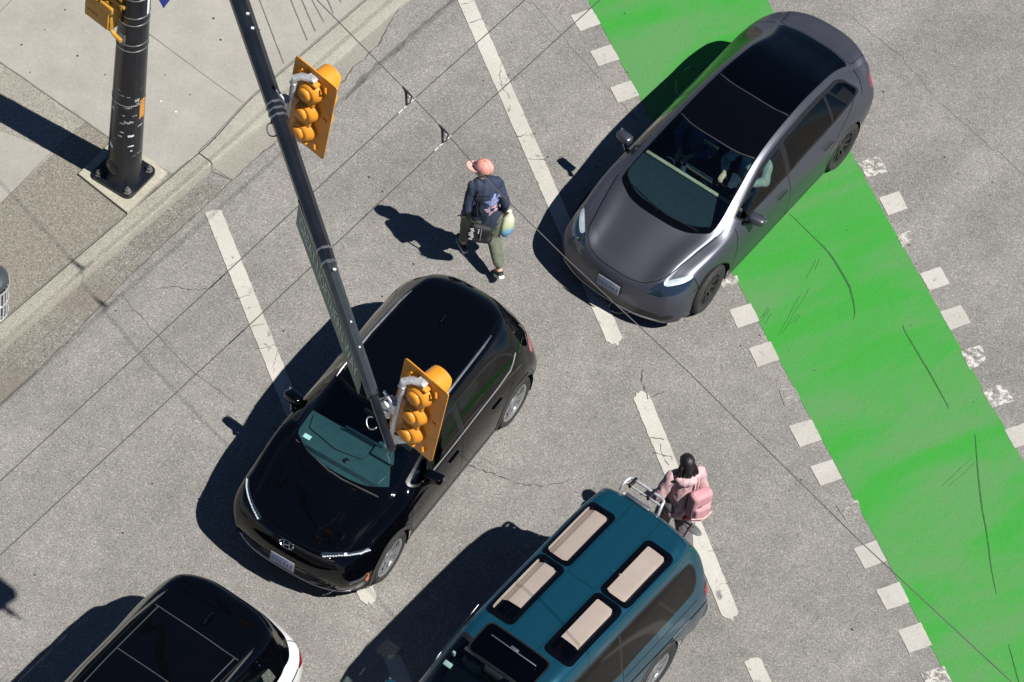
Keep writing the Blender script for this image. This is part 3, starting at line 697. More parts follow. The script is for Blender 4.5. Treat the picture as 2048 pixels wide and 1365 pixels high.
def copy_tree(o, parent=None):
    c = o.copy(); COL.objects.link(c)
    if parent: c.parent = parent
    for ch in list(o.children): copy_tree(ch, c)
    return c
YAW = 0.990
ZSIG = 7.32; lift = lambda p: CAMP+(Vector(p)-CAMP)*((CAM_H-ZSIG)/(CAM_H-p[2]))
sg1 = make_signal(); sg1.location = lift((-2.422, 30.275, 6.898)); sg1.rotation_euler = (0, rad(3.5), YAW-PI/2)
sg2 = copy_tree(sg1); sg2.location = lift((-.768, 26.751, 6.899)); sg2.rotation_euler = (0, rad(3.5), .982-PI/2)
sg1['label'] = 'yellow traffic light seen from behind, midway along the black arm and over bare road'
sg2['label'] = 'yellow traffic light seen from behind at the tip of the arm, over the black crossover'

# street name blade hung below the arm
a0 = G(598, 402, ZA-.02); a1 = G(724, 745, ZA-.02); sd = (a1-a0); sL = sd.length
yaw_s = math.atan2(sd.y, sd.x)
sn = thing('street_name_sign', 'long dark green street name sign with pale lettering fixed along the black arm', 'street sign', tuple((a0+a1)/2), yaw_s)
m = MB(); m.box((0, 0, -.19), (sL, .012, .34), bev=.004); m.build('panel', M['signgreen'], sn, .4)
me = text_mesh('GREAT NORTHERN WAY', .235, .001); lt = link('lettering', me, M['signwhite'], sn, 0)
bb = [v.co.x for v in me.vertices]; wtx = max(bb)-min(bb); lt.scale = (sL*.90/wtx, 1, 1)
lt.rotation_euler = (PI/2, 0, 0); lt.location = (0, -.0085, -.18)
m = MB(); m.box((0, 0, -.012), (sL+.02, .022, .024)); m.build('top_rail', M['band'], sn, .4)
for dx in (-.25*sL, .02, .3*sL):
    m = MB(); m.box((dx, .04, -.06), (.06, .07, .10), bev=.008); m.build('hanger', M['insul'], sn, .4)

# pedestrian signal box strapped to the pole (seen from behind)
pc = G(205, 12, 3.22)
ps = thing('pedestrian_signal', 'faded yellow pedestrian signal box strapped beside the black pole at the top edge', 'pedestrian signal', (pc.x+.0, pc.y, 3.22), YAW-PI/2)
m = MB(); m.box((0, .0, 0), (.40, .15, .46), bev=.02); m.build('housing', M['yellow_old'], ps, .5)
m = MB(); m.box((0, -.085, -.02), (.36, .03, .36), bev=.012); bk = m.build('rear_door', M['yellow_old'], ps, .5)
m = MB(); m.box((-.06, -.104, -.08), (.15, .006, .035)); m.build('maker_plate', M['yellow_old'], bk, 0)
m = MB(); m.add([(-.2, .075, .23), (.2, .075, .23), (.2, .36, .20), (-.2, .36, .20), (-.2, .075, .22), (.2, .075, .22), (.2, .36, .19), (-.2, .36, .19)], [(0, 1, 2, 3), (7, 6, 5, 4), (0, 4, 5, 1), (2, 6, 7, 3), (1, 5, 6, 2), (0, 3, 7, 4)]); m.box((.2, .2, .05), (.008, .25, .34)); m.box((-.2, .2, .05), (.008, .25, .34)); m.build('visor', M['yellow_old'], ps, .4)
m = MB(); m.box((0, .077, 0), (.34, .01, .40)); m.build('lens', M['lensdark'], ps, 0)
m = MB(); m.tube([(.12, -.02, -.22), (.22, -.02, -.29), (.34, -.03, -.30)], .026, 8); m.build('mounting_bracket', M['yellow_old'], ps, .5); m = MB(); m.tube([(.12, -.02, .22), (.22, -.02, .28), (.36, -.03, .28)], .026, 8); m.build('mounting_bracket', M['yellow_old'], ps, .5); m = MB(); m.box((.15, -.10, .17), (.2, .04, .10), bev=.015); m.build('hinge_cover', M['yellow_old'], ps, .5)

# corner of a blue plate fixed to the pole above the frame
bc = G(327, 17, 3.75)
bs = thing('blue_sign', 'blue diamond plate whose lower corner shows at the top edge right of the pole', 'sign', tuple(bc), .12)
m = MB(); m.prism([(0, 0), (.18, .42), (0, .84), (-.18, .42)], -.004, .004, Matrix.Rotation(PI/2, 4, 'X')); m.build('panel', M['signblue'], bs, 0)
m = MB(); m.tube([(-.05, .03, .5), (-.40, .06, .5)], .014, 8); m.build('mounting_bracket', M['band'], bs, .5)

# ================================================================== TROLLEY WIRES
ZW = 5.8
def wire(name, pts, r, mat, label, cat, group=None):
    m = MB(); P = [Vector(p) for p in pts]; c = P[len(P)//2]; m.tube([p-c for p in P], r, 8); o = m.build(name, mat, None, 3, c); tag(o, label, cat, group); return o
h1 = G(813, 212, ZW); h2 = G(885, 287, ZW)
w1a = G(0, 963, ZW); w1b = G(351, 640, ZW); d1 = (w1a-w1b).normalized(); w1e = G(1050, 0, ZW); d1e = (w1e-h1).normalized()
w2a = G(0, 1111, ZW); w2b = G(510, 640, ZW); d2 = (w2a-w2b).normalized(); w2e = G(1200, 0, ZW); d2e = (w2e-h2).normalized()
wire('trolley_wire', [w1a+d1*25, w1a, w1b, h1, w1e, w1e+d1e*25], .0060, M['wire'], 'thin black overhead wire nearer the kerb, from the left edge up past the pink cap', 'overhead wire', 'trolley bus wires')
wire('trolley_wire', [w2a+d2*25, w2a, w2b, h2, w2e, w2e+d2e*25], .0060, M['wire'], 'thin black overhead wire farther from the kerb, passing above the man with the pink cap', 'overhead wire', 'trolley bus wires')
ZS = ZW+.22
S = [G(*p, ZS) for p in ((620, -14), (812, 181), (885, 257), (985, 372), (1130, 515), (1370, 738), (1720, 1083), (2040, 1380))]
S = [S[0]+(S[0]-S[1]).normalized()*8] + S + [S[-1]+(S[-1]-S[-2]).normalized()*12]
wire('span_wire', S, .0058, M['span'], 'thin cross wire running diagonally from the kerb over the grey sedan to the bottom right', 'span wire')
for (a, b, lab) in ((G(812, 181, ZS), h1, 'small black wire hanger on the cross wire, the one nearer the kerb'), (G(885, 257, ZS), h2, 'small black wire hanger on the cross wire, the one above the pink cap')):
    t = thing('wire_hanger', lab, 'wire hanger', tuple(b), 0, 'hangers on the cross wire'); m = MB(); a = a-b
    sdv = (S[3]-S[2]).normalized()*.12
    m.tube([a-sdv*.45, a*.92, (0, 0, .012)], [.010, .016, .013], 8); m.build('hanger_arm', M['insul'], t, .8)
    m = MB(); m.tube([a-sdv*.5, a+sdv*.2, a+sdv*.9], [.008, .013, .008], 8); m.build('span_clip', M['insul'], t, .8)
    m = MB(); m.tube([a+sdv*.8, a*.45+sdv*.55, (0, 0, .01)], .008, 6); m.build('stay', M['span'], t, .8)
    m = MB(); dd = d1e if lab.endswith('kerb') else d2e; m.tube([dd*-.14, dd*.14], .010, 8); m.build('wire_ear', M['steel'], t, .8); m = MB(); m.ell(a*.75+sdv*.4, (.014, .014, .014)); m.build('bolt_head', M['steel'], t, .8)

# ================================================================== LITTER BIN at the left edge
bp = G(-24, 552, .78)
bn = thing('litter_bin', 'grey slatted street bin with a dark domed lid cut by the left edge', 'litter bin', (bp.x, bp.y, .14))
m = MB(); m.lathe([(.225, .56), (.235, .575), (.235, .60), (.20, .645), (.12, .68), (.02, .69)], 32); m.build('lid', simple('bin lid', (.065, .075, .09), .4, .3), bn, .8)
m = MB()
for k in range(26):
    a = 2*PI*k/26; m.box((.235*math.cos(a), .235*math.sin(a), .28), (.028, .012, .5), Matrix.Rotation(a+PI/2, 3, 'Z'))
for z in (.04, .29, .53): m.lathe([(.242, z-.015), (.25, z-.015), (.25, z+.015), (.242, z+.015)], 32, close=True)
m.build('slats', M['steel'], bn, .4)
m = MB(); m.lathe([(.19, .02), (.2, .55)], 24); m.build('liner', M['bagblack'], bn, .6)
# ================================================================== VEHICLES: body surfaces lofted from key curves, then cut into panels
def hermite(Q, sub):
    """Q (n, ..., 3): chord-length Catmull-Rom along axis 0"""
    Q = np.asarray(Q, float); n = len(Q)
    h = np.maximum(np.linalg.norm(np.diff(Q, axis=0), axis=-1, keepdims=True), 1e-4)
    m = np.zeros_like(Q); dq = np.diff(Q, axis=0)/h
    m[1:-1] = (dq[:-1]*h[1:]+dq[1:]*h[:-1])/(h[1:]+h[:-1]); m[0] = dq[0]; m[-1] = dq[-1]
    out = []
    for i in range(n-1):
        for k in range(sub):
            t = k/sub; t2, t3 = t*t, t*t*t
            out.append((2*t3-3*t2+1)*Q[i]+(t3-2*t2+t)*h[i]*m[i]+(-2*t3+3*t2)*Q[i+1]+(t3-t2)*h[i]*m[i+1])
    out.append(Q[-1]); return np.array(out)
class Shell:
    def __init__(s, ST, su=12, sv=7, crease=.13):
        ST = np.asarray(ST, float); S_, K_ = ST.shape[:2]
        kn = [0, 1, 2-crease*.8, 2, 2+crease*.8] + list(range(3, K_))       # an extra pair of curves sharpens the roof and wing edge
        a, b, c = ST[:, 1], ST[:, 2], ST[:, 3]
        ST = np.concatenate([ST[:, :2], (b*(1-crease)+a*crease)[:, None]*np.array([1, 1, 1])+np.array([0, 0, .10*crease])*(1), b[:, None], (b*(1-crease)+c*crease)[:, None]+np.array([0, .10*crease, 0]), ST[:, 3:]], 1); K_ = ST.shape[1]
        A = hermite(ST, su)                                             # along the length
        full = np.concatenate([A[:, :0:-1]*np.array([1, -1, 1]), A], axis=1)   # mirrored girth
        B = hermite(np.swapaxes(full, 0, 1), sv); B = np.swapaxes(B, 0, 1)
        nu, nv = B.shape[:2]
        du = np.gradient(B, axis=0); dv = np.gradient(B, axis=1); nr = np.cross(du, dv)
        nr /= np.maximum(np.linalg.norm(nr, axis=-1, keepdims=True), 1e-9)
        if nr[nu//2, nv//2, 2] < 0: nr = -nr
        u = np.linspace(0, S_-1, nu)[:, None]*np.ones((1, nv)); kf = np.array([-q for q in kn[:0:-1]]+kn, float); v = np.interp(np.linspace(0, len(kf)-1, nv), np.arange(len(kf)), kf)[None, :]*np.ones((nu, 1))
        s.V = [tuple(r) for r in np.concatenate([B, u[..., None], v[..., None], nr], -1).reshape(-1, 8)]
        s.F = [(i*nv+j, i*nv+j+1, (i+1)*nv+j+1, (i+1)*nv+j) for i in range(nu-1) for j in range(nv-1)]
        s.n0 = len(s.V)
    def refine(s, fn, levels=3):
        """halve the faces a thin line runs through, so that the cut follows it"""
        for _ in range(levels):
            A = np.array(s.V); f = fn(A).tolist(); V = s.V; mid = {}; out = []
            for face in s.F:
                n = len(face); P = [V[i] for i in face]
                L = max(abs(P[k][0]-P[k-1][0])+abs(P[k][1]-P[k-1][1])+abs(P[k][2]-P[k-1][2]) for k in range(n))
                if L < .007 or max(f[i] for i in face) < -.8*L: out.append(face); continue
                V.append(tuple(sum(p[q] for p in P)/n for q in range(8))); c = len(V)-1; ms = []
                for k in range(n):
                    i, j = face[k], face[(k+1) % n]; key = (i, j) if i < j else (j, i)
                    if key not in mid: V.append(tuple((V[i][q]+V[j][q])/2 for q in range(8))); mid[key] = len(V)-1
                    ms.append(mid[key])
                for k in range(n): out.append((face[k], ms[k], c, ms[k-1]))
            s.F = out
    def line(s, fn, levels=3): s.refine(fn, levels); return s.split(fn)
    def split(s, fn):
        """cut away and return the faces where fn > 0"""
        A = np.array(s.V); f = fn(A); cache = {}; ins = []; out = []; V = s.V; fl = f.tolist()
        for face in s.F:
            vals = [fl[i] for i in face]
            if min(vals) >= 0: ins.append(face); continue
            if max(vals) <= 0: out.append(face); continue
            a = []; b = []; n = len(face)
            for k in range(n):
                i, j = face[k], face[(k+1) % n]; fi, fj = vals[k], vals[(k+1) % n]
                if fi >= 0: a.append(i)
                if fi <= 0: b.append(i)
                if fi*fj < 0:
                    key = (i, j) if i < j else (j, i)
                    if key not in cache:
                        t = fi/(fi-fj); p, q = V[i], V[j]; V.append(tuple(p[k2]+(q[k2]-p[k2])*t for k2 in range(8))); cache[key] = len(V)-1; fl.append(0.0)
                    c = cache[key]; a.append(c); b.append(c)
            if len(a) > 2: ins.append(tuple(a))
            if len(b) > 2: out.append(tuple(b))
        s.F = out; return ins
    def front(s, y, z):
        A = np.array(s.V[:s.n0]); k = np.argmin((A[:, 1]-y)**2+(A[:, 2]-z)**2+(A[:, 3] > 5)*9); return float(A[k, 0])
    def bar(s, m, ys, z, r, off=0.0): m.tube([(s.front(y, z(y) if callable(z) else z)+off, y, z(y) if callable(z) else z) for y in ys], r, 8)
    def obj(s, faces, name, mat, parent, off=0.0, side=0, thick=0.0):
        V = s.V
        if side: faces = [f for f in faces if sum(V[i][1] for i in f)*side > 0]
        if not faces: return None
        idx = {}; vs = []; ns = []
        for f in faces:
            for i in f:
                if i not in idx:
                    idx[i] = len(vs); r = V[i]; n = Vector(r[5:8]); vs.append((r[0]+n.x*off, r[1]+n.y*off, r[2]+n.z*off)); ns.append(n.normalized())
        fs = [tuple(idx[i] for i in f) for f in faces]
        f0 = fs[len(fs)//2]; a, b, c = (Vector(vs[f0[k]]) for k in range(3))
        tot = 0
        for f in fs[::7]:
            a, b, c = (Vector(vs[f[k]]) for k in range(3)); tot += (b-a).cross(c-a).dot(ns[f[0]])
        if tot < 0: fs = [f[::-1] for f in fs]
        me = bpy.data.meshes.new(name); me.from_pydata(vs, [], fs); me.update(); me.shade_smooth()
        me.normals_split_custom_set_from_vertices([tuple(n) for n in ns])
        return link(name, me, mat, parent, 0)
def box_uv(u0, u1, v0, v1, su, sv, r):
    """rounded rectangle in the surface's own coordinates (su, sv metres per unit)"""
    def fn(A):
        px = np.abs(A[:, 3]-(u0+u1)/2)*su-((u1-u0)/2*su-r); py = np.abs(np.abs(A[:, 4])-(v0+v1)/2)*sv-((v1-v0)/2*sv-r)
        if v0 <= 0: py = np.abs(A[:, 4])*sv-(v1*sv-r)
        return r-(np.hypot(np.maximum(px, 0), np.maximum(py, 0))+np.minimum(np.maximum(px, py), 0))
    return fn
def sd_poly(X, Y, pts):
    P = np.array(pts, float); n = len(P); d = np.full(X.shape, 1e9); inside = np.zeros(X.shape, bool)
    for i in range(n):
        a = P[i]; b = P[(i+1) % n]; e = b-a; wx, wy = X-a[0], Y-a[1]
        t = np.clip((wx*e[0]+wy*e[1])/max(e@e, 1e-12), 0, 1); d = np.minimum(d, np.hypot(wx-e[0]*t, wy-e[1]*t))
        c = (a[1] > Y) != (b[1] > Y)
        with np.errstate(divide='ignore', invalid='ignore'): xs = (b[0]-a[0])*(Y-a[1])/(b[1]-a[1])+a[0]
        inside ^= c & (X < xs)
    return np.where(inside, d, -d)
def chaikin(pts, k=2):
    for _ in range(k):
        out = []
        for i in range(len(pts)):
            a = np.array(pts[i]); b = np.array(pts[(i+1) % len(pts)]); out += [tuple(a*.75+b*.25), tuple(a*.25+b*.75)]
        pts = out
    return pts
def sd_line(X, Y, pts):
    d = np.full(X.shape, 1e9)
    for a, b in zip(pts[:-1], pts[1:]):
        a = np.array(a); b = np.array(b); e = b-a; wx, wy = X-a[0], Y-a[1]
        t = np.clip((wx*e[0]+wy*e[1])/max(e@e, 1e-12), 0, 1); d = np.minimum(d, np.hypot(wx-e[0]*t, wy-e[1]*t))
    return d
def top_poly(pts, vmax=9, k=2, vmin=-1, grow=0.0, umin=-1, umax=99):
    pts = chaikin(pts, k) if k else pts
    return lambda A: np.minimum.reduce([sd_poly(A[:, 0], np.abs(A[:, 1]), pts)+grow, (vmax-np.abs(A[:, 4]))*.1, (np.abs(A[:, 4])-vmin)*.1, (A[:, 3]-umin)*.1, (umax-A[:, 3])*.1])
def side_poly(pts, vmin, vmax=9, k=2, grow=0.0):
    pts = chaikin(pts, k) if k else pts
    return lambda A: np.minimum.reduce([sd_poly(A[:, 0], A[:, 2], pts)+grow, (np.abs(A[:, 4])-vmin)*.1, (vmax-np.abs(A[:, 4]))*.1])
def front_poly(pts, k=2, umax=6, umin=-1, ab=True):
    pts = chaikin(pts, k) if k else pts
    return lambda A: np.minimum.reduce([sd_poly(np.abs(A[:, 1]) if ab else A[:, 1], A[:, 2], pts), (umax-A[:, 3])*.1, (A[:, 3]-umin)*.1])
def side_line(pts, w, vmin, vmax=9): return lambda A: np.minimum.reduce([w-sd_line(A[:, 0], A[:, 2], pts), (np.abs(A[:, 4])-vmin)*.1, (vmax-np.abs(A[:, 4]))*.1])
def top_line(pts, w, vmax=9, vmin=-1): return lambda A: np.minimum.reduce([w-sd_line(A[:, 0], np.abs(A[:, 1]), pts), (vmax-np.abs(A[:, 4]))*.1, (np.abs(A[:, 4])-vmin)*.1])
def uv_line(pts, w, su, sv): return lambda A: w-sd_line(A[:, 3]*su, np.abs(A[:, 4])*sv, [(a*su, b*sv) for a, b in pts])
def arch(x, z, r, vmin=3): return lambda A: np.minimum(r-np.hypot(A[:, 0]-x, A[:, 2]-z), (np.abs(A[:, 4])-vmin)*.1)

def wheel(parent, x, y, r, w, rimr, style, mat, side, steer=0.0):
    """tyre with tread shoulders > rim with spokes, brake disc"""
    t = MB(); RX = Matrix.Rotation(-PI/2*side, 4, 'X')          # lathe +z -> outboard
    h = w/2
    prof = [(rimr-.012, -h*.8), (rimr+.01, -h*.95), (r-.03, -h), (r-.008, -h*.82), (r, -h*.6), (r-.002, -.02), (r-.007, -.018), (r-.007, -.006), (r-.001, -.005), (r-.001, .005), (r-.007, .006), (r-.007, .018), (r-.002, .02), (r, h*.6), (r-.008, h*.82), (r-.03, h), (rimr+.018, h*.97), (rimr+.004, h*.90), (rimr-.012, h*.80)]
    t.lathe(prof, 48, RX, True); o = t.build('wheel', M['rubber'], parent, .7)
    o.location = (x, y, r); o.rotation_euler = (0, 0, steer)
    m = MB(); m.lathe([(rimr-.012, -h*.8), (rimr-.03, -h*.5), (rimr-.035, h*.4), (rimr-.028, h*.78), (rimr-.004, h*.90), (rimr+.004, h*.86)], 48, RX, True)
    zf = h*.78
    def spoke(a, wi, wo, r0, r1, z0, z1, th=.02):
        c, sn_ = math.cos(a), math.sin(a); vs = []
        for (rr, ww, zz) in ((r0, wi, z0), ((r0+r1)/2, (wi+wo)/2*.92, (z0+z1)/2+.006), (r1, wo, z1)):
            for dz in (0, -th):
                for q in (-1, 1): vs.append((rr*c-q*ww/2*sn_, rr*sn_+q*ww/2*c, zz+dz))
        fs = []
        for i in (0, 4): fs += [(i, i+1, i+5, i+4), (i+2, i+6, i+7, i+3), (i, i+4, i+6, i+2), (i+1, i+3, i+7, i+5)]
        m.add(vs, fs, RX)
    if style == 'ten':
        for k in range(10): spoke(2*PI*k/10+.1, .030, .040, .05, rimr-.02, zf-.03, zf-.005)
    elif style == 'twin':
        for k in range(5):
            a = 2*PI*k/5+.25
            for q in (-.17, .17): spoke(a+q, .026, .030, .05, rimr-.02, zf-.022, zf-.004)
            spoke(a, .055, .012, .05, rimr*.55, zf-.026, zf-.015); spoke(a, .06, .12, rimr*.80, rimr-.02, zf-.012, zf-.006)
    else:
        for k in range(7):
            a = 2*PI*k/7
            for q in (-.12, .12): spoke(a+q, .028, .036, .05, rimr-.02, zf-.018, zf-.006)
    m.lathe([(.075, zf-.05), (.07, zf-.016), (.05, zf-.006), (.002, zf-.004)], 24, RX)
    ri = m.build('rim', mat, o, .5)
    m = MB(); m.lathe([(rimr*.72, h*.05), (rimr*.72, h*.18), (.06, h*.2)], 32, RX); m.build('brake_disc', M['disc'], o, .5)
    m = MB(); m.lathe([(rimr-.04, -h*.3), (rimr-.04, -h*.2), (.03, -h*.1)], 24, RX); m.build('hub', M['under'], o, .5)
    return o
def rounded(parent, name, mat, c, d, bev, rot=None, smooth=.8):
    m = MB(); m.box(c, d, rot, bev, 3); return m.build(name, mat, parent, smooth)
def wells(parent, shell, axles, r, yo, yi):
    for i, x in enumerate(axles):
        for sd in (1, -1):
            m = MB(); n = 20; vs = []
            for k in range(n+1):
                a = PI*(-.12)+(PI*1.24)*k/n
                for y in (yo, yi): vs.append((x+r*math.cos(a), sd*y, .34+r*math.sin(a)))
            c = len(vs); fs = [(2*k, 2*k+2, 2*k+3, 2*k+1) for k in range(n)]
            fs.append(tuple(2*k+1 for k in range(n+1))); m.add(vs, fs); m.build('wheel_well', M['under'], parent, .7)
def mirror(parent, base, c, d, mat, side, rot=0.0):
    m = MB(); m.tube([base, ((base[0]+c[0])/2, (base[1]*.4+c[1]*.6), c[2]-.05), (c[0], c[1]-side*.06, c[2]-.03)], [.03, .026, .03], 8); arm = MB()
    o = MB(); b = bmesh.new(); bmesh.ops.create_cube(b, size=1); bmesh.ops.subdivide_edges(b, edges=b.edges[:], cuts=5, use_grid_fill=True)
    for v in b.verts:
        p = v.co*2; q = Vector((p.x*math.sqrt(1-p.y**2/2-p.z**2/2+p.y**2*p.z**2/3), p.y*math.sqrt(1-p.x**2/2-p.z**2/2+p.x**2*p.z**2/3), p.z*math.sqrt(1-p.y**2/2-p.x**2/2+p.y**2*p.x**2/3)))
        q = q*.55+p*.45*.86
        t = (q.y*side+1)/2                                   # slimmer outboard, flat rear face
        v.co = Vector(((max(q.x, -.75))*d[0]/2*(1-.25*t), q.y*d[1]/2, q.z*d[2]/2*(1-.22*t)))
    o.bm(b, Matrix.Translation(c) @ Matrix.Rotation(rot*side, 4, 'Z'))
    ob = o.build('wing_mirror', mat, parent, 1.0)
    m.build('mirror_arm', M['gloss_trim'], ob, .8)
    g = MB(); g.box((c[0]-d[0]*.36, c[1], c[2]), (.006, d[1]*.8, d[2]*.72), Matrix.Rotation(rot*side, 3, 'Z'), .002); g.build('mirror_glass', M['chrome'], ob, .4)
    return ob
def seats(parent, rows, w=.52, z=.36, mat='seat'):
    for (x, ys) in rows:
        for y in ys:
            o = rounded(parent, 'seat', M[mat], (x+.02, y, z+.12), (.52, w, .18), .06)
            m = MB(); m.box((x-.30, y, z+.48), (.15, w*.92, .62), Matrix.Rotation(rad(-14), 3, 'Y'), .06, 3); m.build('backrest', M[mat], o, .8)
            m = MB(); m.box((x-.40, y, z+.86), (.10, .26, .17), Matrix.Rotation(rad(-14), 3, 'Y'), .045, 3); m.build('headrest', M[mat], o, .8)
def steering(parent, c, r=.18, tilt=62):
    m = MB(); R_ = Matrix.Translation(c) @ Matrix.Rotation(rad(-tilt), 4, 'Y'); pts = [R_ @ Vector((r*math.cos(a), r*math.sin(a), 0)) for a in np.linspace(0, 2*PI, 29)]
    m.tube(pts, .016, 8, cap=False); m.bm_ = None
    for a in (0, PI/2, PI): m.tube([R_ @ Vector((0, 0, -.02)), R_ @ Vector((r*math.sin(a-PI/2+PI/2), r*math.cos(a), 0))], .014, 6)
    m.ell(R_ @ Vector((0, 0, -.015)), (.06, .06, .05)); m.build('steering_wheel', M['trim'], parent, .8)
def numplate(parent, c, rot, w=.31, h=.155):
    o = rounded(parent, 'number_plate', M['plate'], (0, 0, 0), (.008, w, h), .002, smooth=.4); o.location = c; o.rotation_euler = rot
    m = MB(); random.seed(5)
    for k in range(6): m.box((.0048, -w*.36+w*.145*k+(.01 if k > 2 else 0), -.002), (.002, .026, .06))
    m.box((.0048, 0, .055), (.002, w*.5, .014)); m.build('plate_print', M['plate_blue'], o, 0)
    m = MB(); m.box((-.008, 0, 0), (.010, w+.03, h+.028)); m.build('plate_frame', M['trim'], o, 0)

# ------------------------------------------------------------------ grey electric sedan
def st(c0, c1, c2, c3, c4, c5, c6): return [(c0[0], 0, c0[1]), c1, c2, c3, c4, c5, c6]
TS = [
 st((2.25, .20), (2.225, .38, .20), (2.14, .66, .20), (2.03, .79, .20), (1.95, .835, .20), (1.90, .815, .19), (1.88, .825, .18)),
 st((2.262, .38), (2.225, .38, .38), (2.135, .70, .39), (2.00, .838, .40), (1.89, .878, .35), (1.86, .872, .27), (1.85, .855, .18)),
 st((2.268, .545), (2.225, .37, .55), (2.115, .69, .57), (1.955, .838, .575), (1.81, .885, .48), (1.80, .895, .32), (1.80, .87, .18)),
 st((2.215, .665), (2.17, .35, .675), (2.065, .615, .715), (1.875, .80, .705), (1.70, .892, .56), (1.68, .905, .36), (1.68, .88, .18)),
 st((2.02, .760), (1.98, .34, .758), (1.84, .60, .808), (1.66, .80, .795), (1.52, .90, .62), (1.50, .912, .38), (1.50, .89, .18)),
 st((1.71, .870), (1.68, .35, .855), (1.55, .645, .876), (1.43, .82, .850), (1.34, .906, .66), (1.32, .916, .40), (1.32, .892, .18)),
 st((1.37, .965), (1.31, .40, .950), (1.11, .715, .945), (1.05, .838, .895), (1.05, .915, .68), (1.05, .922, .42), (1.05, .895, .18)),
 st((.84, 1.185), (.80, .375, 1.170), (.64, .670, 1.130), (.60, .842, .925), (.60, .922, .69), (.60, .924, .44), (.60, .897, .18)),
 st((.29, 1.365), (.27, .335, 1.352), (.19, .605, 1.312), (.18, .842, .945), (.18, .924, .70), (.18, .924, .44), (.18, .897, .18)),
 st((-.50, 1.446), (-.51, .31, 1.435), (-.55, .560, 1.397), (-.56, .835, .962), (-.56, .922, .71), (-.56, .922, .44), (-.56, .895, .18)),
 st((-1.16, 1.385), (-1.17, .30, 1.374), (-1.21, .530, 1.330), (-1.21, .825, .985), (-1.21, .917, .72), (-1.21, .918, .44), (-1.21, .89, .18)),
 st((-1.84, 1.195), (-1.83, .30, 1.188), (-1.78, .520, 1.150), (-1.71, .80, 1.005), (-1.66, .912, .74), (-1.64, .915, .46), (-1.63, .88, .2)),
 st((-2.09, 1.128), (-2.07, .33, 1.120), (-2.0, .580, 1.075), (-1.93, .765, 1.0), (-1.87, .895, .76), (-1.85, .90, .48), (-1.83, .86, .22)),
 st((-2.335, 1.120), (-2.30, .35, 1.105), (-2.20, .60, 1.040), (-2.11, .735, .965), (-2.06, .855, .77), (-2.04, .865, .5), (-2.02, .82, .24)),
 st((-2.352, .92), (-2.32, .36, .91), (-2.25, .585, .89), (-2.19, .70, .85), (-2.15, .795, .72), (-2.14, .81, .5), (-2.12, .775, .26)),
 st((-2.405, .60), (-2.375, .38, .6), (-2.32, .58, .58), (-2.26, .69, .55), (-2.21, .755, .5), (-2.19, .77, .42), (-2.17, .74, .28)),
 st((-2.33, .27), (-2.31, .36, .27), (-2.27, .54, .27), (-2.24, .62, .27), (-2.21, .68, .27), (-2.2, .70, .27), (-2.19, .70, .27)),
]
